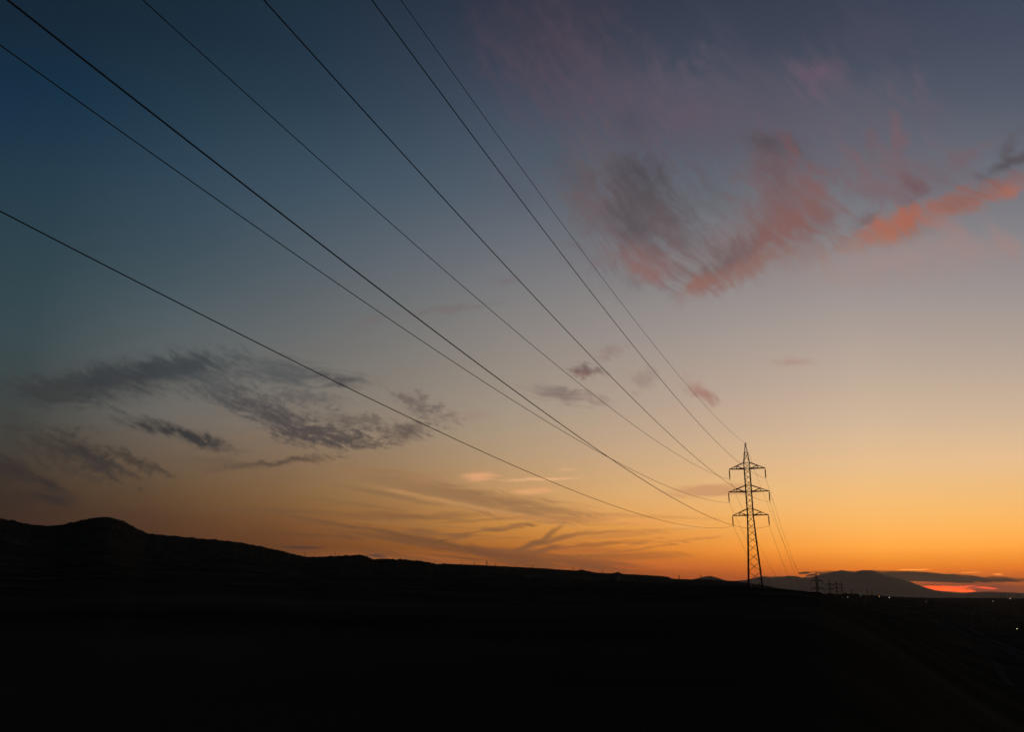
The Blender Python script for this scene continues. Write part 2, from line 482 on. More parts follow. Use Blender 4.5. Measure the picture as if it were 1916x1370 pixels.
# ------------------------------------------------------------------ wind turbines on the middle hills, poles on the left hill
def make_turbine():
    """one small turbine 1 m tall to its upper blade tip: tapering tower, nacelle, hub and three blades"""
    bm = bmesh.new()
    lathe(bm, [(0.075, 0.0), (0.065, 0.3), (0.05, 0.69)], 8)
    bar(bm, (0, -0.035, 0.70), (0, 0.07, 0.70), 0.075)
    lathe(bm, [(0.018, -0.02), (0.022, 0.0), (0.018, 0.02)], 8, (0, -0.045, 0.70))
    for k in range(3):
        a = rad(90 + 120 * k)
        d = Vector((math.cos(a), 0, math.sin(a)))
        e = Vector((-d.z, 0, d.x))
        c = Vector((0, -0.05, 0.70))
        pr = [(0.01, 0.03), (0.06, 0.05), (0.16, 0.038), (0.30, 0.016)]
        rings = []
        for t, w in pr:
            rings.append([bm.verts.new(c + d * t + e * (w * i) + Vector((0, 0.4 * w * j, 0))) for i, j in ((1, 0), (0, 1), (-1, 0), (0, -1))])
        for p, q in zip(rings, rings[1:]):
            for i in range(4):
                bm.faces.new((p[i], p[(i + 1) % 4], q[(i + 1) % 4], q[i]))
        bm.faces.new(rings[-1])
    me = bpy.data.meshes.new('wind_turbine')
    bm.to_mesh(me); bm.free()
    me.materials.append(M_turbine)
    return me

def make_pole():
    """wooden utility pole 1 m tall in proportion, with a crossarm, its brace and a transformer can"""
    bm = bmesh.new()
    lathe(bm, [(0.05, -0.03), (0.045, 0.5), (0.035, 1.0)], 8)
    bar(bm, (-0.10, 0, 0.93), (0.10, 0, 0.93), 0.022)
    bar(bm, (-0.07, 0, 0.93), (0, 0, 0.84), 0.012)
    bar(bm, (0.07, 0, 0.93), (0, 0, 0.84), 0.012)
    for x in (-0.09, 0.09):
        lathe(bm, [(0.006, 0.93), (0.012, 0.95), (0.010, 0.975), (0.004, 0.985)], 6, (x, 0, 0))
    lathe(bm, [(0.028, 0.60), (0.030, 0.61), (0.030, 0.72), (0.024, 0.74)], 8, (0.03, -0.02, 0))
    me = bpy.data.meshes.new('utility_pole')
    bm.to_mesh(me); bm.free()
    me.materials.append(M_wood)
    return me

TURBINES = [[[-13.952, 2.289], 0.314], [[-11.954, 2.356], 0.264], [[-8.599, 2.209], 0.213], [[-3.351, 1.89], 0.215], [[-2.504, 1.843], 0.25], [[-2.246, 1.845], 0.143], [[-1.637, 1.778], 0.43], [[-1.287, 1.763], 0.143], [[-1.047, 1.747], 0.286], [[-0.458, 1.733], 0.143], [[-0.052, 1.718], 0.089], [[0.427, 1.703], 0.197], [[1.532, 1.657], 0.268], [[4.305, 1.546], 0.249], [[4.762, 1.566], 0.142], [[6.29, 1.36], 0.23], [[11.442, 1.009], 0.314], [[12.565, 0.978], 0.121], [[12.863, 0.996], 0.312]]
me_t, me_p = make_turbine(), make_pole()
mid_el = lerp_table(RIDGE_MID)
rng = random.Random(5)
t_labels = ['leftmost of the wind turbines, alone where the dark skyline dips', 'wind turbine left of a short one on the hill crest',
  'short wind turbine between two taller ones on the crest', 'tallest wind turbine on the hill crest, in the middle of the group', 'short wind turbine just right of the tallest one',
  'second tall wind turbine, right of the tallest', 'tiny turbine right of the second tall one', 'tiny barely visible turbine before the lone taller one on the level crest',
  'wind turbine under the dark brown cloud streaks, right of the tiny pair', 'faint slim turbine right of the main group on the level crest',
  'wind turbine standing left of the small knoll with a rock on the crest', 'short turbine touching the small rocky knoll', 'slim turbine in the saddle left of the pointed knoll',
  'wind turbine on the low crest, left of the grey far bump', 'tiny turbine at the left foot of the grey far hill', 'wind turbine rising before the left slope of the grey far hill']
pole_labels = ['lone post at the foot of the left hill slope where the ridge dips', 'post with a thick middle standing on the ridge left of the low rise', 'thin post right of the low rise on the ridge']
for i, ((az, el), hgt) in enumerate(TURBINES):
    if i < 3:
        r = float(near_dist(az))
        z = float(ground_h(az, r)) - 0.5
        s = r * math.tan(rad(el + hgt)) - z
        o = link_mesh('utility_pole', me_p, M_wood)
        tag(o, pole_labels[i], 'utility pole', 'posts on the left ridge')
    else:
        r = D_MID
        z = r * math.tan(rad(float(mid_el(az)))) - 2.0
        s = r * math.tan(rad(el + hgt)) - z
        o = link_mesh('wind_turbine', me_t, M_turbine)
        tag(o, t_labels[i - 3], 'wind turbine', 'wind turbines along the hill crest')
    o.location = polar(az, r, z + EYE)
    o.scale = (s, s, s)
    o.rotation_euler = (0, 0, -rad(az) + rng.uniform(-0.5, 0.5))

# ------------------------------------------------------------------ posts and poplars at the edge of the plain, right
def make_poplar():
    root = empty('poplar_tree', (0, 0, 0))
    bm = bmesh.new()
    lathe(bm, [(0.022, -0.02), (0.016, 0.2), (0.006, 0.8)], 7)
    for k in range(14):
        z = 0.14 + 0.05 * k
        a = 2.4 * k
        bar(bm, (0, 0, z), (0.07 * math.cos(a), 0.07 * math.sin(a), z + 0.13), 0.006)
    from_bm('trunk', bm, M_bark, root)
    bm = bmesh.new()
    rg = random.Random(3)
    for k in range(900):
        z = rg.uniform(0.10, 1.0)
        env = 0.135 * (math.sin(math.pi * min(1, (z - 0.06) / 0.98) ** 0.75) ** 0.7) * (0.75 + 0.25 * math.sin(9 * z + 2))
        a, q = rg.uniform(0, 6.283), env * math.sqrt(rg.random())
        c = Vector((q * math.cos(a), q * math.sin(a), z))
        n = Vector((rg.gauss(0, 1), rg.gauss(0, 1), rg.gauss(0, 1))).normalized()
        u = n.orthogonal().normalized() * rg.uniform(0.008, 0.018)
        v = n.cross(u).normalized() * rg.uniform(0.006, 0.014)
        bm.faces.new([bm.verts.new(c + u), bm.verts.new(c + v), bm.verts.new(c - u), bm.verts.new(c - v)])
    from_bm('crown', bm, M_leaf, root)
    return root
POLES = [[[22.179, 0.076], 0.31], [[23.358, 0.052], 0.291], [[30.367, -0.053], 0.273], [[30.53, -0.051], 0.258], [[30.774, -0.049], 0.212], [[31.175, -0.061], 0.211], [[31.305, -0.09], 0.24]]
pl = ['slim post just left of the green light at the edge of the plain', 'short post between the green and the orange light']
tl = ['leftmost poplar of the dark pair on the right horizon', 'right one of the dark poplar pair on the right horizon', 'poplar left of the pinkish light at the right edge',
      'poplar right of the pinkish light, second from the right edge', 'dark poplar nearest the right edge of the picture']
pop = None
for i, ((az, el), hgt) in enumerate(POLES):
    if i < 2:
        r = 2400.0
        z = float(ground_h(az, r, detail=False)) - 0.3
        s = r * math.tan(rad(el + hgt)) - z
        o = link_mesh('utility_pole', me_p, M_wood)
        o.rotation_euler = (0, 0, rng.uniform(-0.5, 0.5))
        tag(o, pl[i], 'utility pole', 'posts at the edge of the plain')
    else:
        r = 6000.0
        z = float(ground_h(az, r, detail=False)) - 0.5
        s = r * math.tan(rad(el + hgt)) - z
        if pop is None:
            pop = make_poplar(); o = pop
        else:
            o = copy_tree(pop)
        o.rotation_euler = (0, 0, rng.uniform(0, 6))
        tag(o, tl[i - 2], 'poplar tree', 'poplars on the right horizon')
    o.location = polar(az, r, z + EYE)
    o.scale = (s, s, s)

# ------------------------------------------------------------------ lit lamps in the plain
LAMPS = [[[21.911, -0.088], 'pale'], [[22.671, -0.001], 'green'], [[23.749, -0.026], 'orange'], [[24.321, -0.086], 'white'], [[26.351, -0.321], 'dim'], [[29.903, -0.254], 'dim'], [[30.795, -0.094], 'pink'], [[30.908, -1.778], 'yellow']]
lamp_c = {'pale': ((0.9, 0.9, 0.85), 1.6), 'green': ((0.35, 1.0, 0.25), 1.6), 'orange': ((1.0, 0.42, 0.12), 4.0), 'white': ((0.9, 1.0, 0.95), 5.0),
          'dim': ((1.0, 0.85, 0.6), 1.2), 'pink': ((1.0, 0.6, 0.45), 5.0), 'yellow': ((1.0, 0.85, 0.35), 9.0)}
lamp_l = ['pale lit lamp, leftmost of the lights in the dark plain', 'small green lit lamp at the edge of the dark plain', 'orange lit lamp left of the white one in the plain',
          'bright white lit lamp under the grey mountain', 'dim yellowish lamp, alone in the plain right of the white one', 'dim lamp left of the pinkish one at the right',
          'pinkish lit lamp among the poplars at the right edge', 'yellow lit lamp low in the black foreground plain at the right edge, brightest of all']
def make_lamp(key, h, size):
    root = empty('street_lamp', (0, 0, 0))
    bm = bmesh.new()
    lathe(bm, [(0.14, -0.5), (0.11, h * 0.5), (0.07, h)], 8)
    bar(bm, (0, 0, h - 0.05), (0, -1.4, h + 0.25), 0.10)
    from_bm('pole', bm, M_steel, root)
    bm = bmesh.new()
    lathe(bm, [(0.10 * size, 0.42 * size), (0.5 * size, 0.30 * size), (0.62 * size, 0.05 * size)], 10, (0, -1.5, h + 0.25))
    hd = from_bm('lamp_head', bm, M_steel, root)
    bm = bmesh.new()
    lathe(bm, [(0.10 * size, -0.5 * size), (0.42 * size, -0.34 * size), (0.55 * size, 0.0), (0.5 * size, 0.04 * size)], 12, (0, -1.5, h + 0.25))
    c, s = lamp_c[key]
    from_bm('lamp_globe', bm, lamp_mat('lamp_glow_' + key, c, s), hd)
    return root
for ((az, el), key), lb in zip(LAMPS, lamp_l):
    h = (4.5 if az < 23 else 8.0) if az < 26 else (14.0 if el > -1 else 8.0)
    r = solve_dist(az, el, h)
    o = make_lamp(key, h, r * 0.0007)
    o.location = polar(az, r, float(ground_h(az, r, detail=False)) + EYE)
    o.rotation_euler = (0, 0, -rad(az))
    tag(o, lb, 'street lamp', 'lit lamps in the plain')

# ------------------------------------------------------------------ haze: the evening air between here and the mountains
bm = bmesh.new()
x0, x1, y0, y1, zl, zh = -30000, 50000, -8000, 56000, -120 + EYE - 1, 1320 + EYE
vs = [bm.verts.new(p) for p in ((x0, y0, zl), (x1, y0, zl), (x1, y1, zl), (x0, y1, zl), (x0, y0, zh), (x1, y0, zh), (x1, y1, zh), (x0, y1, zh))]
for f in ((3, 2, 1, 0), (4, 5, 6, 7), (0, 1, 5, 4), (1, 2, 6, 5), (2, 3, 7, 6), (3, 0, 4, 7)):
    bm.faces.new([vs[i] for i in f])
mh = bpy.data.materials.new('evening_air')
mh.use_nodes = True
nt = mh.node_tree
nt.nodes.clear()
pv = nt.nodes.new('ShaderNodeVolumePrincipled')
pv.inputs['Color'].default_value = (0.82, 0.82, 0.85, 1)
pv.inputs['Density'].default_value = 0.85e-5
pv.inputs['Anisotropy'].default_value = 0.6
out = nt.nodes.new('ShaderNodeOutputMaterial')
nt.links.new(pv.outputs[0], out.inputs['Volume'])
hz = from_bm('haze', bm, mh)
tag(hz, kind='stuff')

# ------------------------------------------------------------------ sky: Nishita dusk + afterglow by azimuth and elevation, clouds as streaked noise
world = bpy.data.worlds.new('World')
scene.world = world
world.use_nodes = True
nt = world.node_tree
nt.nodes.clear()
nd, ln = nt.nodes, nt.links

def setin(sock, v):
    if isinstance(v, bpy.types.NodeSocket):
        ln.new(v, sock)
    elif isinstance(v, (tuple, list)):
        sock.default_value = tuple(v) if len(v) == len(sock.default_value) else (*v, 1)
    else:
        sock.default_value = v
def m(op, a, b=None, c=None, clamp=False):
    n = nd.new('ShaderNodeMath'); n.operation = op; n.use_clamp = clamp
    for i, v in enumerate((a, b, c)):
        if v is not None:
            setin(n.inputs[i], v)
    return n.outputs[0]
def vm(op, a, b=None, out=0):
    n = nd.new('ShaderNodeVectorMath'); n.operation = op
    setin(n.inputs[0], a)
    if b is not None:
        setin(n.inputs[1], b)
    return n.outputs['Value' if op in ('DOT_PRODUCT', 'LENGTH') else 'Vector']
def mixc(f, a, b):
    n = nd.new('ShaderNodeMix'); n.data_type = 'RGBA'; n.clamp_factor = True
    setin(n.inputs[0], f); setin(n.inputs[6], a); setin(n.inputs[7], b)
    return n.outputs[2]
def comb(x, y, z=0.0):
    n = nd.new('ShaderNodeCombineXYZ')
    for i, v in enumerate((x, y, z)):
        setin(n.inputs[i], v)
    return n.outputs[0]
def smooth(v, lo, hi):
    n = nd.new('ShaderNodeMapRange'); n.interpolation_type = 'SMOOTHSTEP'
    setin(n.inputs[0], v); n.inputs[1].default_value, n.inputs[2].default_value = lo, hi
    return n.outputs[0]
def noise(vec, scale, detail, rough=0.55, dist=0.0, color=False):
    n = nd.new('ShaderNodeTexNoise')
    setin(n.inputs['Vector'], vec)
    n.inputs['Scale'].default_value, n.inputs['Detail'].default_value = scale, detail
    n.inputs['Roughness'].default_value, n.inputs['Distortion'].default_value = rough, dist
    return n.outputs['Color' if color else 'Fac']

tc = nd.new('ShaderNodeTexCoord')
sx = nd.new('ShaderNodeSeparateXYZ'); ln.new(tc.outputs['Generated'], sx.inputs[0])
az = m('MULTIPLY', m('ARCTAN2', sx.outputs[0], sx.outputs[1]), 180 / math.pi)
el = m('MULTIPLY', m('ARCSINE', sx.outputs[2]), 180 / math.pi)

SKY_AZ = [-40, -32, -24, -16, -8, 0, 8, 16, 24, 32, 40]
SKY_EL = [-0.4, 0.3, 0.7, 1.1, 1.6, 2.2, 2.9, 3.7, 4.6, 5.6, 6.8, 8, 9.5, 11, 13, 15, 17.5, 20, 22.5, 25, 27.5, 30, 33, 36, 40]
SKY = [
 [(0.0319, 0.0160, 0.0160), (0.0319, 0.0160, 0.0160), (0.0319, 0.0160, 0.0160), (0.0321, 0.0162, 0.0162), (0.0368, 0.0153, 0.0134), (0.0385, 0.0163, 0.0139), (0.0402, 0.0178, 0.0139), (0.0418, 0.0201, 0.0148), (0.0386, 0.0220, 0.0161), (0.0409, 0.0280, 0.0207), (0.0462, 0.0369, 0.0275), (0.0454, 0.0432, 0.0356), (0.0408, 0.0493, 0.0464), (0.0371, 0.0519, 0.0530), (0.0325, 0.0552, 0.0622), (0.0281, 0.0556, 0.0670), (0.0227, 0.0503, 0.0643), (0.0181, 0.0449, 0.0625), (0.0145, 0.0386, 0.0595), (0.0088, 0.0315, 0.0582), (0.0042, 0.0248, 0.0576), (0.0046, 0.0209, 0.0452), (0.0053, 0.0167, 0.0326), (0.0053, 0.0153, 0.0287), (0.0053, 0.0153, 0.0287)],
 [(0.0319, 0.0160, 0.0160), (0.0319, 0.0160, 0.0160), (0.0319, 0.0160, 0.0160), (0.0344, 0.0150, 0.0123), (0.0346, 0.0150, 0.0125), (0.0375, 0.0158, 0.0138), (0.0393, 0.0171, 0.0139), (0.0397, 0.0184, 0.0141), (0.0382, 0.0201, 0.0150), (0.0421, 0.0257, 0.0180), (0.0468, 0.0338, 0.0245), (0.0523, 0.0436, 0.0332), (0.0501, 0.0521, 0.0454), (0.0481, 0.0579, 0.0549), (0.0443, 0.0619, 0.0642), (0.0395, 0.0662, 0.0751), (0.0326, 0.0616, 0.0747), (0.0261, 0.0561, 0.0726), (0.0218, 0.0499, 0.0708), (0.0179, 0.0443, 0.0692), (0.0110, 0.0364, 0.0654), (0.0064, 0.0293, 0.0591), (0.0066, 0.0226, 0.0435), (0.0061, 0.0182, 0.0340), (0.0059, 0.0170, 0.0318)],
 [(0.0494, 0.0216, 0.0187), (0.0517, 0.0223, 0.0187), (0.1534, 0.0567, 0.0350), (0.1265, 0.0457, 0.0274), (0.0732, 0.0268, 0.0158), (0.0668, 0.0255, 0.0142), (0.0737, 0.0282, 0.0151), (0.0810, 0.0317, 0.0163), (0.0849, 0.0385, 0.0196), (0.1053, 0.0544, 0.0254), (0.1194, 0.0713, 0.0383), (0.1333, 0.0881, 0.0555), (0.1400, 0.1078, 0.0810), (0.1449, 0.1315, 0.1137), (0.1249, 0.1246, 0.1163), (0.1045, 0.1197, 0.1214), (0.0802, 0.1078, 0.1208), (0.0576, 0.0880, 0.1068), (0.0426, 0.0749, 0.0991), (0.0342, 0.0662, 0.0970), (0.0261, 0.0570, 0.0897), (0.0189, 0.0457, 0.0728), (0.0125, 0.0339, 0.0565), (0.0090, 0.0247, 0.0442), (0.0070, 0.0196, 0.0358)],
 [(0.0731, 0.0280, 0.0194), (0.0788, 0.0295, 0.0198), (0.2327, 0.0748, 0.0370), (0.2572, 0.0810, 0.0367), (0.2629, 0.0816, 0.0330), (0.1602, 0.0524, 0.0188), (0.1331, 0.0457, 0.0148), (0.1561, 0.0560, 0.0179), (0.1838, 0.0755, 0.0251), (0.2079, 0.0980, 0.0347), (0.2219, 0.1203, 0.0506), (0.2218, 0.1339, 0.0700), (0.2198, 0.1506, 0.0965), (0.2135, 0.1701, 0.1300), (0.1903, 0.1692, 0.1423), (0.1603, 0.1559, 0.1415), (0.1286, 0.1406, 0.1442), (0.1008, 0.1220, 0.1351), (0.0792, 0.1063, 0.1301), (0.0604, 0.0920, 0.1214), (0.0441, 0.0783, 0.1127), (0.0329, 0.0638, 0.0961), (0.0206, 0.0450, 0.0728), (0.0153, 0.0350, 0.0594), (0.0106, 0.0253, 0.0448)],
 [(0.1064, 0.0363, 0.0205), (0.1557, 0.0414, 0.0106), (0.2600, 0.0719, 0.0245), (0.3444, 0.0961, 0.0331), (0.4112, 0.1146, 0.0334), (0.3998, 0.1169, 0.0274), (0.2640, 0.0824, 0.0155), (0.3064, 0.1099, 0.0232), (0.3605, 0.1459, 0.0358), (0.3657, 0.1699, 0.0523), (0.3714, 0.1994, 0.0755), (0.3486, 0.2069, 0.0966), (0.3274, 0.2187, 0.1272), (0.3021, 0.2282, 0.1588), (0.2692, 0.2224, 0.1773), (0.2319, 0.2049, 0.1744), (0.1909, 0.1839, 0.1731), (0.1557, 0.1635, 0.1661), (0.1218, 0.1408, 0.1603), (0.0938, 0.1192, 0.1471), (0.0680, 0.0991, 0.1333), (0.0511, 0.0806, 0.1147), (0.0372, 0.0605, 0.0919), (0.0283, 0.0459, 0.0743), (0.0188, 0.0313, 0.0539)],
 [(0.1558, 0.0479, 0.0225), (0.1989, 0.0476, 0.0094), (0.2210, 0.0528, 0.0095), (0.2534, 0.0610, 0.0100), (0.3046, 0.0771, 0.0134), (0.3811, 0.1042, 0.0165), (0.4785, 0.1426, 0.0183), (0.5648, 0.2028, 0.0315), (0.6353, 0.2674, 0.0523), (0.6090, 0.2860, 0.0791), (0.5877, 0.3131, 0.1184), (0.5357, 0.3168, 0.1472), (0.4696, 0.3171, 0.1837), (0.4235, 0.3118, 0.2074), (0.3650, 0.2938, 0.2260), (0.3193, 0.2664, 0.2179), (0.2698, 0.2379, 0.2142), (0.2208, 0.2090, 0.2048), (0.1728, 0.1771, 0.1910), (0.1305, 0.1478, 0.1735), (0.0949, 0.1189, 0.1516), (0.0728, 0.0977, 0.1336), (0.0592, 0.0774, 0.1133), (0.0435, 0.0563, 0.0880), (0.0268, 0.0353, 0.0595)],
 [(0.2255, 0.0520, 0.0168), (0.2737, 0.0516, 0.0084), (0.3276, 0.0597, 0.0084), (0.3965, 0.0723, 0.0085), (0.5169, 0.1027, 0.0094), (0.6362, 0.1606, 0.0166), (0.7685, 0.2321, 0.0242), (0.7999, 0.2881, 0.0437), (0.8377, 0.3580, 0.0747), (0.8115, 0.3967, 0.1214), (0.7538, 0.4235, 0.1658), (0.6750, 0.4081, 0.1953), (0.5977, 0.3929, 0.2284), (0.5273, 0.3709, 0.2480), (0.4452, 0.3403, 0.2588), (0.3923, 0.3129, 0.2557), (0.3239, 0.2784, 0.2517), (0.2654, 0.2426, 0.2343), (0.2138, 0.2055, 0.2125), (0.1618, 0.1697, 0.1888), (0.1178, 0.1358, 0.1644), (0.0877, 0.1078, 0.1414), (0.0676, 0.0822, 0.1162), (0.0487, 0.0600, 0.0907), (0.0299, 0.0389, 0.0641)],
 [(0.2666, 0.0587, 0.0183), (0.3498, 0.0638, 0.0075), (0.4676, 0.0817, 0.0077), (0.6030, 0.1065, 0.0079), (0.7808, 0.1594, 0.0091), (0.8975, 0.2396, 0.0201), (1.0369, 0.3400, 0.0371), (1.0093, 0.3903, 0.0646), (0.9936, 0.4489, 0.1021), (0.9429, 0.4835, 0.1520), (0.8698, 0.5007, 0.1969), (0.7893, 0.4826, 0.2339), (0.6944, 0.4588, 0.2673), (0.6037, 0.4279, 0.2874), (0.5170, 0.3857, 0.2942), (0.4495, 0.3514, 0.2876), (0.3715, 0.3144, 0.2837), (0.3027, 0.2687, 0.2584), (0.2419, 0.2255, 0.2294), (0.1837, 0.1829, 0.2009), (0.1312, 0.1455, 0.1742), (0.0987, 0.1140, 0.1469), (0.0712, 0.0834, 0.1174), (0.0486, 0.0594, 0.0903), (0.0306, 0.0404, 0.0671)],
 [(0.2984, 0.0660, 0.0158), (0.3931, 0.0776, 0.0073), (0.5837, 0.1098, 0.0075), (0.8194, 0.1568, 0.0079), (1.0413, 0.2403, 0.0095), (1.0983, 0.3307, 0.0257), (1.2099, 0.4443, 0.0558), (1.1334, 0.4868, 0.0913), (1.0705, 0.5207, 0.1288), (1.0001, 0.5358, 0.1700), (0.9272, 0.5388, 0.2125), (0.8602, 0.5341, 0.2645), (0.7636, 0.5090, 0.2978), (0.6631, 0.4782, 0.3234), (0.5658, 0.4282, 0.3175), (0.4888, 0.3840, 0.3132), (0.4010, 0.3327, 0.3001), (0.3245, 0.2822, 0.2721), (0.2526, 0.2345, 0.2416), (0.1861, 0.1875, 0.2083), (0.1321, 0.1450, 0.1742), (0.0993, 0.1124, 0.1447), (0.0678, 0.0799, 0.1135), (0.0446, 0.0554, 0.0861), (0.0311, 0.0416, 0.0685)],
 [(0.2257, 0.0548, 0.0206), (0.3177, 0.0671, 0.0078), (0.5018, 0.0961, 0.0075), (0.7631, 0.1428, 0.0072), (1.0334, 0.2232, 0.0084), (1.1091, 0.3279, 0.0249), (1.2073, 0.4417, 0.0550), (1.1300, 0.4918, 0.0924), (1.0632, 0.5187, 0.1310), (0.9758, 0.5283, 0.1752), (0.9003, 0.5297, 0.2237), (0.8428, 0.5351, 0.2817), (0.7280, 0.4970, 0.3006), (0.6263, 0.4581, 0.3156), (0.5306, 0.4051, 0.3069), (0.4461, 0.3578, 0.3002), (0.3627, 0.3083, 0.2836), (0.2881, 0.2624, 0.2659), (0.2214, 0.2124, 0.2300), (0.1605, 0.1648, 0.1929), (0.1197, 0.1298, 0.1626), (0.0844, 0.0967, 0.1346), (0.0590, 0.0721, 0.1079), (0.0422, 0.0551, 0.0876), (0.0358, 0.0483, 0.0787)],
 [(0.2233, 0.0545, 0.0212), (0.3177, 0.0671, 0.0078), (0.5057, 0.0967, 0.0075), (0.7905, 0.1500, 0.0072), (1.0638, 0.2413, 0.0095), (1.1582, 0.3636, 0.0289), (1.2030, 0.4614, 0.0626), (1.1215, 0.5117, 0.1054), (1.0112, 0.5165, 0.1477), (0.9317, 0.5251, 0.1948), (0.8635, 0.5302, 0.2517), (0.7874, 0.5184, 0.2932), (0.6677, 0.4780, 0.3142), (0.5768, 0.4312, 0.3103), (0.4785, 0.3760, 0.3012), (0.3945, 0.3276, 0.2912), (0.3143, 0.2785, 0.2722), (0.2395, 0.2274, 0.2436), (0.1771, 0.1767, 0.2035), (0.1274, 0.1349, 0.1700), (0.0904, 0.1033, 0.1428), (0.0678, 0.0819, 0.1220), (0.0486, 0.0638, 0.1011), (0.0416, 0.0568, 0.0917), (0.0414, 0.0566, 0.0915)]]
def el_pos(e):
    return math.sqrt(max(e + 1.0, 0) / 61.0)
tpos = m('SQRT', m('DIVIDE', m('MAXIMUM', m('ADD', el, 1.0), 0.0), 61.0))
def ramp(stops):
    n = nd.new('ShaderNodeValToRGB')
    cr = n.color_ramp
    cr.interpolation = 'LINEAR'
    while len(cr.elements) < len(stops):
        cr.elements.new(0.5)
    for e, (p, c) in zip(cr.elements, stops):
        e.position = p; e.color = (*c, 1)
    ln.new(tpos, n.inputs[0])
    return n.outputs[0]
night = [(el_pos(-0.5), (0.016, 0.014, 0.019)), (el_pos(6), (0.018, 0.019, 0.027)), (el_pos(25), (0.008, 0.013, 0.024)), (el_pos(59), (0.004, 0.008, 0.017))]
cols = []
for a, row in zip(SKY_AZ, SKY):
    cols.append((a, [(el_pos(e), c) for e, c in zip(SKY_EL, row)] + [(el_pos(59), (0.006, 0.012, 0.024))]))
left, right = cols[0][1], cols[-1][1]
cols = [(-110, night)] + cols + [(60, cols[8][1]), (85, cols[4][1]), (110, cols[0][1]), (150, night)]
sky = ramp(cols[0][1])
for (a0, _), (a1, st) in zip(cols, cols[1:]):
    f = m('DIVIDE', m('SUBTRACT', az, a0), a1 - a0, clamp=True)
    sky = mixc(f, sky, ramp(st))

# cloud texture: wind-streaked and mottled noise in sky degrees
P0 = comb(az, el)
warp = noise(P0, 0.16, 2.0, color=True)
P = vm('ADD', P0, vm('MULTIPLY', vm('SUBTRACT', warp, (0.5, 0.5, 0.5)), (4.0, 2.6, 0.0)))
def streak(theta, along, across, detail, rough, z):
    t = rad(theta)
    return noise(comb(vm('DOT_PRODUCT', P, (math.cos(t) * along, -math.sin(t) * along, 0)), vm('DOT_PRODUCT', P, (math.sin(t) * across, math.cos(t) * across, 0)), z), 1.0, detail, rough)
def contrast(v, k):
    return m('MULTIPLY_ADD', m('SUBTRACT', v, 0.5), k, 0.5)
mott = noise(P, 2.0, 6.0, 0.70)
sA = streak(20, 0.50, 2.7, 5.0, 0.68, 3.1)
sB = streak(48, 0.26, 1.7, 5.0, 0.62, 8.7)
sC = streak(7, 0.20, 3.2, 5.0, 0.66, 14.3)
fields = {'A': contrast(m('ADD', m('MULTIPLY', sA, 0.65), m('MULTIPLY', mott, 0.35)), 1.8),
          'B': contrast(m('ADD', m('MULTIPLY', sB, 0.58), m('MULTIPLY', noise(P, 0.8, 5.0, 0.6), 0.42)), 1.9),
          'C': contrast(m('ADD', m('MULTIPLY', sC, 0.8), m('MULTIPLY', mott, 0.2)), 1.7),
          'M': contrast(m('ADD', m('MULTIPLY', sA, 0.40), m('MULTIPLY', mott, 0.60)), 2.5)}
edge = vm('MULTIPLY', vm('SUBTRACT', noise(P0, 0.7, 3.0, 0.55, color=True), (0.5, 0.5, 0.5)), (1.9, 1.3, 0.0))
Pe = vm('ADD', P0, edge)                      # ragged outlines for the larger clouds
edge_s = vm('MULTIPLY', edge, (0.40, 0.14, 0.0))
Ps = vm('ADD', P0, edge_s)                    # calmer ones for the thin streaks

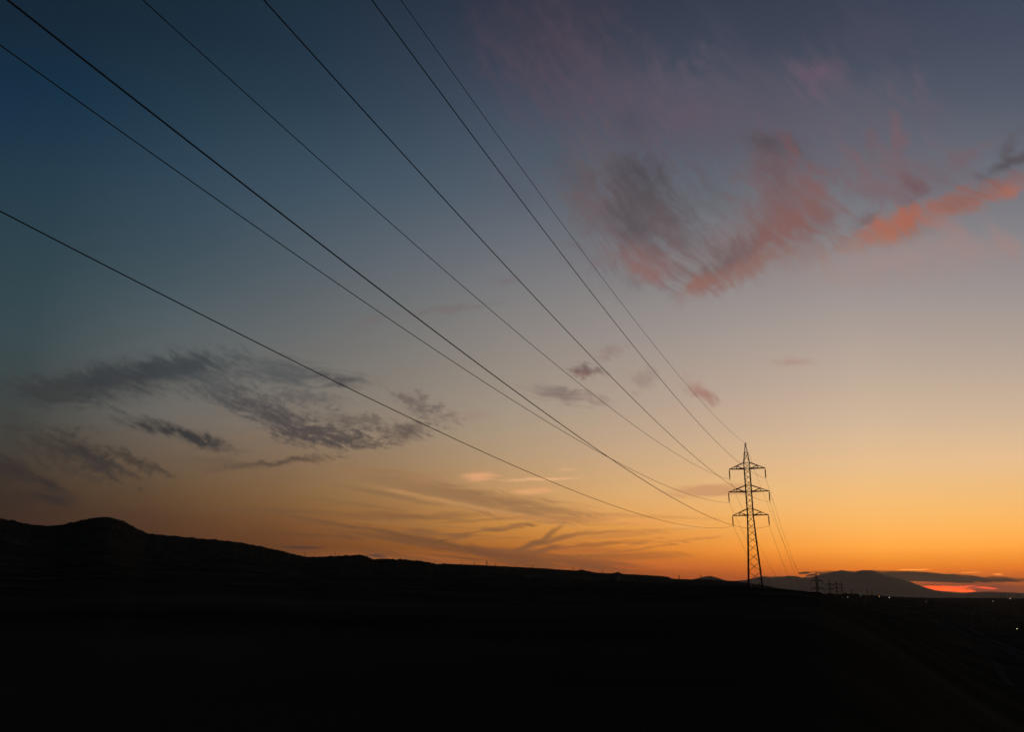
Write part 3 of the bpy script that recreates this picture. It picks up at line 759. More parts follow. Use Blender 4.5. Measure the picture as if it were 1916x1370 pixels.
# kind, centre (az, el), rows that take sky degrees to the cloud's own ellipse, texture, raggedness, edge from-to, colour above, colour below, density
CLOUDS = [
 ('veil', (3.46, 37.58), (0.0997, -0.0511, -0.0494, -0.1685), 'B', 0.45, -0.1, 1.2, (0.0612, 0.0467, 0.0704), (0.0612, 0.0467, 0.0704), 0.85),
 ('veil', (9.828, 33.248), (0.0708, -0.0226, -0.0469, -0.1891), 'B', 0.45, -0.1, 1.2, (0.1119, 0.0823, 0.1144), (0.1119, 0.0823, 0.1144), 0.75),
 ('veil', (19.1, 31.537), (0.085, -0.0086, -0.0293, -0.1973), 'B', 0.45, -0.1, 1.2, (0.1274, 0.0999, 0.1329), (0.1274, 0.0999, 0.1329), 0.55),
 ('veil', (26.355, 29.581), (0.1277, -0.0175, -0.0479, -0.2325), 'B', 0.45, -0.1, 1.2, (0.1384, 0.1221, 0.1559), (0.1384, 0.1221, 0.1559), 0.4),
 ('veil', (13.947, 32.364), (0.2659, 0.0928, 0.1347, -0.7032), 'B', 0.45, -0.1, 1.2, (0.1221, 0.0887, 0.1195), (0.1221, 0.0887, 0.1195), 0.6),
 ('veil', (9.358, 32.25), (0.2816, -0.3238, -0.3355, -0.429), 'B', 0.45, -0.1, 1.2, (0.0685, 0.0685, 0.0976), (0.0685, 0.0685, 0.0976), 0.6),
 ('veil', (17.889, 35.37), (0.0651, -0.166, -0.4544, -0.3113), 'B', 0.45, -0.1, 1.2, (0.0685, 0.0685, 0.1022), (0.0685, 0.0685, 0.1022), 0.5),
 ('veil', (19.27, 33.187), (0.0952, -0.0203, -0.0854, -0.372), 'B', 0.45, -0.1, 1.2, (0.0887, 0.0887, 0.1248), (0.0887, 0.0887, 0.1248), 0.35),
 ('veil', (-0.441, 29.001), (0.2291, -0.152, -0.1452, -0.3024), 'B', 0.45, -0.1, 1.2, (0.0931, 0.0976, 0.1301), (0.0931, 0.0976, 0.1301), 0.4),
 ('veil', (9.096, 26.228), (0.0936, -0.0971, -0.0999, -0.1201), 'B', 0.45, -0.1, 1.2, (0.15, 0.1301, 0.1559), (0.15, 0.1301, 0.1559), 0.5),
 ('veil', (23.562, 33.425), (0.3517, -0.0458, -0.0998, -0.513), 'B', 0.45, -0.1, 1.2, (0.1559, 0.0976, 0.1329), (0.1559, 0.0976, 0.1329), 0.7),
 ('veil', (27.879, 35.03), (0.172, -0.0274, -0.0864, -0.3562), 'B', 0.45, -0.1, 1.2, (0.0723, 0.0685, 0.107), (0.0723, 0.0685, 0.107), 0.5),
 ('veil', (30.079, 31.171), (-0.0196, -0.3954, -1.6833, -0.106), 'B', 0.45, -0.1, 1.2, (0.1221, 0.0976, 0.1356), (0.1221, 0.0976, 0.1356), 0.55),
 ('veil', (30.531, 29.777), (0.6354, -0.3779, -0.6707, -1.0615), 'B', 0.45, -0.1, 1.2, (0.117, 0.0976, 0.1329), (0.117, 0.0976, 0.1329), 0.4),
 ('patch', (5.041, 28.939), (0.1902, -0.2111, -0.4148, -0.5096), 'B', 0.6, -0.15, 1.15, (0.0781, 0.075, 0.0912), (0.0781, 0.075, 0.0912), 0.5),
 ('patch', (9.126, 26.951), (0.0797, -0.1117, -0.1481, -0.1364), 'B', 0.6, -0.15, 1.15, (0.1028, 0.088, 0.0989), (0.1421, 0.1022, 0.1092), 0.75),
 ('patch', (6.23, 26.363), (0.2115, -0.3054, -0.4274, -0.3805), 'B', 0.6, -0.15, 1.15, (0.1421, 0.1022, 0.1092), (0.1421, 0.1022, 0.1092), 0.55),
 ('patch', (10.024, 28.69), (0.2318, -0.2521, -0.2849, -0.3457), 'B', 0.6, -0.15, 1.15, (0.0744, 0.0648, 0.0784), (0.0744, 0.0648, 0.0784), 0.75),
 ('patch', (10.152, 27.068), (0.1138, -0.188, -0.3103, -0.2448), 'B', 0.6, -0.15, 1.15, (0.0638, 0.06, 0.07), (0.0859, 0.0698, 0.0767), 0.75),
 ('patch', (9.262, 25.307), (0.1396, -0.1911, -0.4615, -0.4178), 'B', 0.6, -0.15, 1.15, (0.0744, 0.0664, 0.075), (0.0744, 0.0664, 0.075), 0.6),
 ('patch', (12.65, 24.894), (0.1386, -0.1951, -0.3673, -0.3149), 'B', 0.6, -0.15, 1.15, (0.1119, 0.096, 0.1071), (0.1889, 0.1296, 0.1222), 0.6),
 ('patch', (9.974, 23.173), (0.2176, -0.0694, -0.1802, -0.6199), 'B', 0.6, -0.15, 1.15, (0.2085, 0.1109, 0.1092), (0.2664, 0.1447, 0.1222), 0.8),
 ('patch', (10.321, 22.044), (0.4474, -0.1059, -0.2269, -1.0154), 'B', 0.6, -0.15, 1.15, (0.2664, 0.1345, 0.1178), (0.2664, 0.1345, 0.1178), 0.7),
 ('patch', (9.052, 25.136), (0.0964, -0.1178, -0.2057, -0.2068), 'B', 0.6, -0.15, 1.15, (0.1704, 0.1109, 0.1092), (0.1704, 0.1109, 0.1092), 0.15),
 ('patch', (15.176, 27.177), (0.1861, -0.1428, -0.2534, -0.3907), 'B', 0.6, -0.15, 1.15, (0.1073, 0.098, 0.1092), (0.1073, 0.098, 0.1092), 0.4),
 ('patch', (17.218, 23.563), (0.1619, 0.0803, 0.1411, -0.3355), 'B', 0.6, -0.15, 1.15, (0.1889, 0.1201, 0.1178), (0.2292, 0.1296, 0.1178), 0.7),
 ('patch', (16.568, 22.548), (0.1927, 0.1181, 0.3784, -0.7001), 'B', 0.6, -0.15, 1.15, (0.1215, 0.0861, 0.0931), (0.2292, 0.1154, 0.1009), 0.8),
 ('patch', (13.779, 20.966), (0.3852, 0.2172, 0.4625, -0.9201), 'B', 0.6, -0.15, 1.15, (0.2821, 0.1345, 0.1092), (0.2821, 0.1345, 0.1092), 0.85),
 ('patch', (17.461, 21.916), (0.204, 0.0996, 0.418, -0.9635), 'B', 0.6, -0.15, 1.15, (0.2742, 0.1296, 0.105), (0.2742, 0.1296, 0.105), 0.7),
 ('patch', (20.437, 25.83), (0.0711, -0.1862, -0.2401, -0.1137), 'B', 0.6, -0.15, 1.15, (0.1645, 0.098, 0.105), (0.2153, 0.1109, 0.105), 0.85),
 ('patch', (20.664, 24.393), (0.1977, 0.1277, 0.2485, -0.4368), 'B', 0.6, -0.15, 1.15, (0.2364, 0.1065, 0.0931), (0.2364, 0.1065, 0.0931), 0.85),
 ('patch', (22.187, 26.614), (0.256, -0.2986, -0.5239, -0.5058), 'B', 0.6, -0.15, 1.15, (0.2292, 0.1109, 0.1009), (0.2292, 0.1109, 0.1009), 0.65),
 ('patch', (22.892, 24.771), (0.3637, -0.2844, -0.4427, -0.5839), 'B', 0.6, -0.15, 1.15, (0.2085, 0.1154, 0.1092), (0.2085, 0.1154, 0.1092), 0.6),
 ('patch', (19.97, 28.678), (0.1177, -0.3307, -0.4512, -0.2218), 'B', 0.6, -0.15, 1.15, (0.1421, 0.09, 0.0989), (0.1421, 0.09, 0.0989), 0.7),
 ('patch', (19.892, 29.788), (0.3311, -0.1028, -0.2943, -0.9449), 'B', 0.6, -0.15, 1.15, (0.0859, 0.0715, 0.0837), (0.0859, 0.0715, 0.0837), 0.75),
 ('patch', (21.23, 29.103), (0.1665, -0.5442, -1.5974, -0.6998), 'B', 0.6, -0.15, 1.15, (0.1889, 0.0861, 0.0893), (0.1889, 0.0861, 0.0893), 0.7),
 ('patch', (20.825, 22.319), (0.1933, 0.0506, 0.1513, -0.6847), 'B', 0.6, -0.15, 1.15, (0.2742, 0.1779, 0.1536), (0.2742, 0.1779, 0.1536), 0.5),
 ('wisp', (25.753, 27.193), (0.2921, -0.4282, -1.3334, -1.0195), 'B', 0.7, -0.15, 1.0, (0.1932, 0.1115, 0.1224), (0.1932, 0.1115, 0.1224), 0.7),
 ('wisp', (28.359, 28.429), (-0.0157, -0.3225, -1.4931, -0.0548), 'B', 0.7, -0.15, 1.0, (0.1805, 0.107, 0.1224), (0.1805, 0.107, 0.1224), 0.75),
 ('wisp', (26.589, 28.704), (-0.0388, -0.5513, -2.0669, -0.0245), 'B', 0.7, -0.15, 1.0, (0.1453, 0.1026, 0.1201), (0.1453, 0.1026, 0.1201), 0.6),
 ('wisp', (27.606, 26.495), (0.1849, -0.0611, -0.1377, -0.3588), 'B', 0.7, -0.15, 1.0, (0.1743, 0.1209, 0.137), (0.1743, 0.1209, 0.137), 0.7),
 ('wisp', (26.578, 26.023), (0.2803, -0.1523, -0.3794, -0.6624), 'B', 0.7, -0.15, 1.0, (0.1998, 0.1257, 0.1345), (0.1998, 0.1257, 0.1345), 0.5),
 ('wisp', (28.805, 25.414), (0.284, -0.8255, -1.1179, -0.4338), 'B', 0.7, -0.15, 1.0, (0.1683, 0.0901, 0.098), (0.1683, 0.0901, 0.098), 0.8),
 ('wisp', (32.354, 26.519), (0.4492, 0.143, 0.4507, -1.6497), 'B', 0.7, -0.15, 1.0, (0.1743, 0.1162, 0.1345), (0.1743, 0.1162, 0.1345), 0.65),
 ('wisp', (30.606, 26.019), (0.3498, 0.0075, -0.0358, -0.7695), 'B', 0.7, -0.15, 1.0, (0.1623, 0.1209, 0.1396), (0.1623, 0.1209, 0.1396), 0.4),
 ('band', (27.556, 23.128), (0.2149, 0.038, 0.0992, -0.6952), 'B', 0.5, -0.2, 1.1, (0.2482, 0.1201, 0.1009), (0.3349, 0.1553, 0.1092), 0.8),
 ('band', (28.12, 23.6), (0.2425, 0.042, 0.1325, -0.9798), 'B', 0.9, -0.2, 1.1, (0.4077, 0.132, 0.0837), (0.4077, 0.132, 0.0837), 0.85),
 ('band', (26.504, 22.802), (0.4808, 0.1489, 0.2837, -1.0008), 'B', 0.5, -0.2, 1.1, (0.4077, 0.15, 0.0893), (0.4077, 0.15, 0.0893), 0.7),
 ('band', (31.257, 23.964), (0.3217, 0.0376, 0.0904, -1.1718), 'B', 0.5, -0.2, 1.1, (0.2554, 0.1201, 0.105), (0.3264, 0.1447, 0.105), 0.8),
 ('band', (34.069, 24.161), (0.338, 0.0547, 0.1169, -0.8629), 'B', 0.9, -0.2, 1.1, (0.2137, 0.1109, 0.1092), (0.3794, 0.1447, 0.0969), 0.9),
 ('band', (34.449, 23.746), (0.5691, 0.09, 0.2693, -1.9473), 'B', 0.5, -0.2, 1.1, (0.3981, 0.1396, 0.0893), (0.3981, 0.1396, 0.0893), 0.6),
 ('veil', (30.571, 22.551), (0.3936, -0.2086, -0.4846, -0.7836), 'B', 0.45, -0.1, 1.2, (0.3515, 0.2016, 0.1812), (0.3515, 0.2016, 0.1812), 0.6),
 ('band', (25.548, 23.926), (0.5499, 0.2291, 0.6344, -1.6874), 'B', 0.5, -0.2, 1.1, (0.1377, 0.094, 0.0969), (0.1377, 0.094, 0.0969), 0.55),
 ('band', (34.285, 25.455), (0.5551, 0.1361, 0.4443, -2.0461), 'B', 0.5, -0.2, 1.1, (0.088, 0.0732, 0.0856), (0.088, 0.0732, 0.0856), 0.85),
 ('band', (35.078, 25.693), (0.6881, -0.0046, -0.1899, -2.4647), 'B', 0.5, -0.2, 1.1, (0.088, 0.0715, 0.082), (0.088, 0.0715, 0.082), 0.8),
 ('band', (34.817, 26.271), (0.5638, 0.4898, 1.0128, -1.0352), 'B', 0.5, -0.2, 1.1, (0.1003, 0.0823, 0.095), (0.1003, 0.0823, 0.095), 0.75),
 ('veil', (27.264, 20.891), (0.1091, -0.0029, -0.0269, -0.4904), 'B', 0.45, -0.1, 1.2, (0.3712, 0.2542, 0.227), (0.3712, 0.2542, 0.227), 0.7),
 ('veil', (33.55, 20.943), (0.2742, -0.3637, -0.9488, -0.5982), 'B', 0.45, -0.1, 1.2, (0.3813, 0.2232, 0.1912), (0.3813, 0.2232, 0.1912), 0.6),
 ('veil', (31.581, 20.92), (0.3314, -0.1386, -0.5446, -1.0728), 'B', 0.45, -0.1, 1.2, (0.3613, 0.2307, 0.2086), (0.3613, 0.2307, 0.2086), 0.5),
 ('puff', (5.694, 15.312), (0.5551, -0.0517, -0.1427, -1.647), 'A', 0.8, -0.1, 1.0, (0.127, 0.0878, 0.09), (0.2629, 0.1345, 0.1073), 0.95),
 ('puff', (3.603, 13.675), (0.3389, -0.0526, -0.189, -1.3062), 'C', 0.8, -0.1, 1.0, (0.1846, 0.1398, 0.1265), (0.2253, 0.1565, 0.1316), 0.8),
 ('puff', (7.175, 16.75), (0.5457, 0.1668, 0.4497, -1.5906), 'B', 0.8, -0.1, 1.0, (0.2789, 0.1868, 0.1645), (0.2789, 0.1868, 0.1645), 0.6),
 ('puff', (9.424, 14.611), (0.6734, -0.2799, -0.3261, -0.8236), 'B', 0.8, -0.1, 1.0, (0.2871, 0.1932, 0.1704), (0.2871, 0.1932, 0.1704), 0.55),
 ('puff', (13.6, 13.656), (0.4646, -0.4069, -0.882, -1.0165), 'B', 0.8, -0.1, 1.0, (0.3578, 0.1805, 0.1367), (0.3578, 0.1805, 0.1367), 0.85),
 ('puff', (6.117, 13.341), (0.5302, -0.2329, -0.724, -1.7405), 'A', 0.8, -0.1, 1.0, (0.2789, 0.1743, 0.1475), (0.2789, 0.1743, 0.1475), 0.5),
 ('puff', (19.993, 15.384), (0.7096, -0.0639, -0.1707, -1.9848), 'A', 0.8, -0.1, 1.0, (0.4066, 0.2346, 0.1953), (0.4066, 0.2346, 0.1953), 0.55),
 ('puff', (-0.37, 21.852), (0.6808, -0.0581, -0.1741, -2.4139), 'A', 0.8, -0.1, 1.0, (0.1721, 0.1398, 0.1475), (0.1721, 0.1398, 0.1475), 0.5),
 ('puff', (-5.163, 19.563), (0.2255, 0.0327, 0.3219, -2.3911), 'C', 0.8, -0.1, 1.0, (0.1783, 0.1398, 0.1367), (0.1783, 0.1398, 0.1367), 0.6),
 ('puff', (-10.64, 18.617), (0.3423, 0.1392, 0.5981, -1.5614), 'C', 0.8, -0.1, 1.0, (0.166, 0.1345, 0.1316), (0.166, 0.1345, 0.1316), 0.5),
 ('puff', (-2.994, 12.05), (0.4312, 0.0093, 0.0383, -2.2063), 'C', 0.8, -0.1, 1.0, (0.3484, 0.2273, 0.1704), (0.3484, 0.2273, 0.1704), 0.5),
 ('puff', (-13.565, 16.555), (0.2865, 0.0734, 0.2179, -0.8738), 'C', 0.8, -0.1, 1.0, (0.166, 0.1453, 0.1421), (0.166, 0.1453, 0.1421), 0.3),
 ('dark', (-26.027, 13.27), (0.1119, 0.0315, 0.1576, -0.5373), 'A', 0.5, -0.12, 1.05, (0.0409, 0.0473, 0.0516), (0.0543, 0.0528, 0.0516), 0.95),
 ('dark', (-28.316, 12.722), (0.1849, 0.0534, 0.2548, -0.8358), 'A', 0.4, -0.12, 1.05, (0.0361, 0.0409, 0.045), (0.0361, 0.0409, 0.045), 0.85),
 ('dark', (-23.041, 14.449), (0.2664, 0.0493, 0.2349, -1.2712), 'A', 0.5, -0.12, 1.05, (0.0384, 0.046, 0.0516), (0.0384, 0.046, 0.0516), 0.7),
 ('dark', (-30.446, 11.785), (0.2949, -0.0117, -0.093, -0.8475), 'A', 0.7, -0.12, 1.05, (0.0384, 0.0409, 0.0412), (0.0384, 0.0409, 0.0412), 0.9),
 ('dark', (-23.349, 14.203), (0.1951, 0.0431, 0.1941, -0.8694), 'A', 0.7, -0.12, 1.05, (0.0384, 0.046, 0.0531), (0.0384, 0.046, 0.0531), 0.8),
 ('dark', (-20.686, 13.262), (0.2526, -0.0694, -0.1925, -0.6149), 'A', 0.9, -0.12, 1.05, (0.0699, 0.0768, 0.0822), (0.0699, 0.0768, 0.0822), 0.65),
 ('dark', (-17.103, 14.623), (0.231, 0.0007, -0.0049, -0.8084), 'C', 0.9, -0.12, 1.05, (0.0733, 0.0804, 0.084), (0.0733, 0.0804, 0.084), 0.85),
 ('dark', (-12.282, 14.373), (0.3696, -0.0145, -0.0631, -1.4163), 'C', 0.6, -0.12, 1.05, (0.0666, 0.0618, 0.0667), (0.0666, 0.0618, 0.0667), 0.95),
 ('dark', (-19.75, 12.591), (0.3176, -0.0327, -0.1541, -1.1599), 'M', 0.9, -0.12, 1.05, (0.0841, 0.0823, 0.0786), (0.0841, 0.0823, 0.0786), 0.6),
 ('dark', (-16.653, 11.556), (0.1878, -0.064, -0.2861, -0.7676), 'A', 0.8, -0.12, 1.05, (0.0634, 0.0557, 0.0574), (0.0634, 0.0557, 0.0574), 0.95),
 ('dark', (-13.494, 10.458), (0.2374, -0.0161, -0.0772, -0.8511), 'M', 0.9, -0.12, 1.05, (0.0733, 0.0572, 0.0545), (0.0733, 0.0572, 0.0545), 0.95),
 ('dark', (-11.649, 10.36), (0.2981, -0.0336, -0.1362, -1.0364), 'M', 0.9, -0.12, 1.05, (0.0841, 0.0634, 0.0559), (0.0841, 0.0634, 0.0559), 0.8),
 ('dark', (-15.142, 12.936), (0.2495, -0.0017, -0.0272, -1.241), 'M', 0.9, -0.12, 1.05, (0.0999, 0.0899, 0.084), (0.0999, 0.0899, 0.084), 0.7),
 ('dark', (-12.089, 11.449), (0.2648, -0.0483, -0.2188, -1.1096), 'M', 0.9, -0.12, 1.05, (0.1219, 0.0978, 0.0822), (0.1219, 0.0978, 0.0822), 0.5),
 ('dark', (-23.205, 10.143), (0.2408, -0.028, -0.2547, -1.4334), 'A', 0.8, -0.12, 1.05, (0.0317, 0.0317, 0.0321), (0.0317, 0.0317, 0.0321), 1.0),
 ('dark', (-20.8, 9.482), (0.3626, -0.0601, -0.3493, -1.5598), 'A', 0.8, -0.12, 1.05, (0.0317, 0.0307, 0.0321), (0.0317, 0.0307, 0.0321), 0.95),
 ('dark', (-6.485, 12.721), (0.3167, -0.1432, -0.4444, -1.0127), 'M', 0.9, -0.12, 1.05, (0.1266, 0.0938, 0.084), (0.1266, 0.0938, 0.084), 0.75),
 ('dark', (-7.744, 10.879), (0.3908, 0.117, 0.2886, -1.0265), 'A', 0.9, -0.12, 1.05, (0.0999, 0.0682, 0.0604), (0.0999, 0.0682, 0.0604), 0.9),
 ('dark', (-10.229, 11.534), (0.4846, -0.0068, -0.0405, -1.4939), 'M', 0.9, -0.12, 1.05, (0.1219, 0.0938, 0.0786), (0.1219, 0.0938, 0.0786), 0.7),
 ('dark', (-4.619, 12.206), (0.844, -0.1891, -0.7092, -3.2383), 'A', 0.9, -0.12, 1.05, (0.1517, 0.1084, 0.0897), (0.1517, 0.1084, 0.0897), 0.5),
 ('dark', (-28.889, 8.17), (0.2173, -0.0392, -0.1899, -0.6259), 'M', 0.9, -0.12, 1.05, (0.0434, 0.0339, 0.028), (0.0434, 0.0339, 0.028), 0.8),
 ('dark', (-27.351, 7.896), (0.335, -0.1127, -0.6087, -1.2942), 'A', 0.8, -0.12, 1.05, (0.0339, 0.0276, 0.0271), (0.0339, 0.0276, 0.0271), 0.95),
 ('dark', (-25.041, 8.002), (0.3812, -0.0793, -0.6325, -2.0659), 'M', 0.9, -0.12, 1.05, (0.0486, 0.0361, 0.029), (0.0486, 0.0361, 0.029), 0.85),
 ('dark', (-31.565, 6.809), (0.3456, -0.0559, -0.3538, -1.1164), 'A', 0.9, -0.12, 1.05, (0.0276, 0.0196, 0.02), (0.0276, 0.0196, 0.02), 0.85),
 ('dark', (-29.786, 6.267), (0.6681, -0.1169, -0.7586, -2.3639), 'A', 0.6, -0.12, 1.05, (0.0257, 0.0196, 0.0208), (0.0257, 0.0196, 0.0208), 0.85),
 ('dark', (-29.242, 5.493), (0.6254, -0.0095, -0.244, -1.8403), 'A', 0.6, -0.12, 1.05, (0.0276, 0.0213, 0.0217), (0.0276, 0.0213, 0.0217), 0.95),
 ('dark', (-30.497, 5.287), (0.3219, 0.0075, -0.1678, -1.7634), 'A', 0.9, -0.12, 1.05, (0.0317, 0.0204, 0.0185), (0.0317, 0.0204, 0.0185), 0.6),
 ('dark', (-16.209, 8.431), (0.1752, 0.033, 0.48, -3.0412), 'A', 0.6, -0.12, 1.05, (0.0958, 0.0618, 0.045), (0.0958, 0.0618, 0.045), 0.95),
 ('dark', (-18.131, 10.302), (0.5749, 0.1748, 0.8561, -2.9604), 'C', 0.9, -0.12, 1.05, (0.2434, 0.1413, 0.0897), (0.2434, 0.1413, 0.0897), 0.4),
 ('dark', (-19.646, 8.141), (0.2456, 0.008, -0.0313, -2.0318), 'C', 0.9, -0.12, 1.05, (0.1084, 0.0699, 0.0424), (0.1084, 0.0699, 0.0424), 0.4),
 ('streak', (-4.763, 6.783), (0.0969, -0.018, -0.1963, -1.025), 'C', 0.7, -0.1, 0.8, (0.305, 0.162, 0.0723), (0.305, 0.162, 0.0723), 0.75),
 ('streak', (0.142, 5.989), (0.139, -0.0165, -0.1277, -1.1223), 'C', 0.7, -0.1, 0.8, (0.314, 0.1559, 0.0648), (0.314, 0.1559, 0.0648), 0.6),
 ('streak', (-2.863, 5.888), (0.1049, -0.0186, -0.795, -4.4616), 'C', 0.7, -0.1, 0.8, (0.6867, 0.3325, 0.1221), (0.6867, 0.3325, 0.1221), 0.45),
 ('streak', (-2.337, 7.894), (0.6926, 0.0497, 0.1554, -2.4359), 'C', 0.7, -0.1, 0.8, (0.7913, 0.3813, 0.1812), (0.7913, 0.3813, 0.1812), 0.85),
 ('streak', (2.407, 7.776), (0.2776, 0.0086, 0.2376, -6.7164), 'C', 0.7, -0.1, 0.8, (0.807, 0.4452, 0.2159), (0.807, 0.4452, 0.2159), 0.8),
 ('streak', (1.648, 6.958), (0.5281, 0.0371, 0.2764, -3.845), 'C', 0.7, -0.1, 0.8, (0.807, 0.3916, 0.1683), (0.807, 0.3916, 0.1683), 0.85),
 ('streak', (3.928, 8.445), (0.824, 0.0194, 0.2085, -6.7064), 'C', 0.7, -0.1, 0.8, (0.7454, 0.4233, 0.2159), (0.7454, 0.4233, 0.2159), 0.6),
 ('streak', (-5.921, 7.76), (0.4419, 0.0471, 0.134, -1.4918), 'C', 0.7, -0.1, 0.8, (0.4125, 0.2086, 0.1119), (0.4125, 0.2086, 0.1119), 0.45),
 ('streak', (-6.197, 5.071), (0.1798, 0.013, 0.1543, -3.0411), 'C', 0.7, -0.1, 0.8, (0.2874, 0.1329, 0.0482), (0.2874, 0.1329, 0.0482), 0.75),
 ('streak', (-9.509, 5.117), (0.1958, 0.0103, 0.0599, -2.7618), 'C', 0.7, -0.1, 0.8, (0.2159, 0.0976, 0.0369), (0.2159, 0.0976, 0.0369), 0.5),
 ('streak', (8.323, 4.817), (0.287, -0.0197, -0.1379, -3.4446), 'C', 0.7, -0.1, 0.8, (0.8879, 0.3613, 0.107), (0.8879, 0.3613, 0.107), 0.55),
 ('streak', (12.291, 4.463), (0.5599, -0.0391, -0.1283, -4.6638), 'C', 0.7, -0.1, 0.8, (0.9387, 0.4564, 0.15), (0.9387, 0.4564, 0.15), 0.55),
 ('streak', (3.141, 4.972), (0.1486, -0.0092, -0.1498, -3.0317), 'C', 0.7, -0.1, 0.8, (0.5149, 0.2159, 0.0723), (0.5149, 0.2159, 0.0723), 0.55),
 ('streak', (0.151, 4.521), (0.4093, 0.0466, 0.4249, -3.8869), 'C', 0.7, -0.1, 0.8, (0.2874, 0.1195, 0.0452), (0.2874, 0.1195, 0.0452), 0.75),
 ('streak', (-3.49, 3.87), (0.6622, 0.1355, 0.6216, -3.3774), 'C', 0.7, -0.1, 0.8, (0.2384, 0.0931, 0.0382), (0.2384, 0.0931, 0.0382), 0.75),
 ('streak', (-6.346, 4.123), (0.452, -0.007, -0.1268, -3.4532), 'C', 0.7, -0.1, 0.8, (0.2232, 0.0953, 0.0395), (0.2232, 0.0953, 0.0395), 0.7),
 ('streak', (-9.434, 3.677), (0.1947, -0.0244, -0.5392, -3.4658), 'C', 0.7, -0.1, 0.8, (0.162, 0.0685, 0.0296), (0.162, 0.0685, 0.0296), 0.6),
 ('streak', (-4.654, 3.133), (0.1023, -0.0192, -0.3812, -1.9502), 'C', 0.7, -0.1, 0.8, (0.1746, 0.0685, 0.0284), (0.1746, 0.0685, 0.0284), 0.65),
 ('streak', (2.013, 2.322), (0.1172, -0.013, -0.1791, -1.8465), 'C', 0.7, -0.1, 0.8, (0.2016, 0.0685, 0.0262), (0.2016, 0.0685, 0.0262), 0.75),
 ('streak', (-2.058, 2.69), (0.1682, -0.0153, -0.3245, -3.4584), 'C', 0.7, -0.1, 0.8, (0.1878, 0.0648, 0.0262), (0.1878, 0.0648, 0.0262), 0.55),
 ('streak', (6.07, 2.91), (0.1432, -0.0135, -0.1555, -2.3128), 'C', 0.7, -0.1, 0.8, (0.4342, 0.1301, 0.0382), (0.4342, 0.1301, 0.0382), 0.55),
 ('streak', (1.273, 3.219), (0.4533, 0.1887, 1.2794, -3.2032), 'C', 0.4, -0.1, 0.8, (0.2016, 0.0844, 0.0369), (0.2016, 0.0844, 0.0369), 0.8),
 ('streak', (2.649, 3.914), (0.5136, 0.4393, 2.1709, -2.6484), 'C', 0.4, -0.1, 0.8, (0.2462, 0.1022, 0.0409), (0.2462, 0.1022, 0.0409), 0.75),
 ('streak', (3.13, 3.625), (0.3485, 0.0862, 0.9442, -3.8328), 'C', 0.4, -0.1, 0.8, (0.2307, 0.0931, 0.0382), (0.2307, 0.0931, 0.0382), 0.75),
 ('streak', (5.727, 4.064), (0.3378, 0.017, 0.4699, -6.8935), 'C', 0.4, -0.1, 0.8, (0.3515, 0.1384, 0.0452), (0.3515, 0.1384, 0.0452), 0.7),
 ('streak', (2.459, 2.972), (0.5404, 0.1565, 1.0808, -3.8118), 'C', 0.4, -0.1, 0.8, (0.2086, 0.0844, 0.0356), (0.2086, 0.0844, 0.0356), 0.75),
 ('streak', (-0.959, 3.675), (0.2984, 0.0142, 0.3839, -9.1728), 'C', 0.7, -0.1, 0.8, (0.3916, 0.162, 0.0482), (0.3916, 0.162, 0.0482), 0.6),
 ('streak', (-5.047, 3.924), (0.169, -0.0007, -0.1481, -6.901), 'C', 0.7, -0.1, 0.8, (0.2623, 0.117, 0.0423), (0.2623, 0.117, 0.0423), 0.5),
 ('streak', (-2.842, 4.86), (0.2225, 0.0205, 0.5415, -6.8091), 'C', 0.7, -0.1, 0.8, (0.305, 0.1384, 0.0482), (0.305, 0.1384, 0.0482), 0.55),
 ('streak', (7.158, 2.553), (0.1828, 0.0014, 0.1649, -4.6692), 'C', 0.7, -0.1, 0.8, (0.305, 0.0976, 0.0296), (0.305, 0.0976, 0.0296), 0.6),
 ('streak', (3.483, 1.828), (0.1942, -0.0124, -0.2585, -5.5916), 'C', 0.7, -0.1, 0.8, (0.2307, 0.0723, 0.0252), (0.2307, 0.0723, 0.0252), 0.6),
 ('streak', (-11.636, 4.35), (0.2317, -0.0098, -0.4584, -5.5957), 'C', 0.7, -0.1, 0.8, (0.162, 0.0762, 0.0319), (0.162, 0.0762, 0.0319), 0.5),
 ('streak', (-7.922, 2.449), (0.2278, -0.0222, -0.5804, -4.661), 'C', 0.7, -0.1, 0.8, (0.1384, 0.0545, 0.0252), (0.1384, 0.0545, 0.0252), 0.5),
 ('streak', (7.195, 3.881), (0.2093, 0.009, 0.3088, -4.6172), 'C', 0.7, -0.1, 0.8, (0.552, 0.2086, 0.0578), (0.552, 0.2086, 0.0578), 0.5),
 ('streak', (9.003, 3.41), (0.7546, 0.1071, 0.943, -5.5381), 'C', 0.7, -0.1, 0.8, (0.5029, 0.1746, 0.0482), (0.5029, 0.1746, 0.0482), 0.7),
 ('streak', (10.383, 1.917), (0.2153, -0.017, -0.096, -2.8341), 'C', 0.7, -0.1, 0.8, (0.7758, 0.1812, 0.0319), (0.7758, 0.1812, 0.0319), 0.5),
 ('streak', (6.05, 2.016), (0.228, -0.0174, -0.1688, -3.5), 'C', 0.7, -0.1, 0.8, (0.2705, 0.0802, 0.0273), (0.2705, 0.0802, 0.0273), 0.6),
 ('streak', (13.852, 6.841), (0.2801, -0.007, 0.0225, -1.737), 'C', 0.7, -0.1, 0.8, (0.6172, 0.2961, 0.1384), (0.6172, 0.2961, 0.1384), 0.8),
 ('streak', (-14.011, 2.848), (0.6504, 0.0144, -0.2713, -8.1729), 'C', 0.7, -0.1, 0.8, (0.0545, 0.0296, 0.0296), (0.0545, 0.0296, 0.0296), 0.8),
 ('streak', (-9.186, 2.397), (0.9905, 0.016, -0.1176, -5.6399), 'C', 0.7, -0.1, 0.8, (0.0612, 0.0395, 0.0423), (0.0612, 0.0395, 0.0423), 0.9),
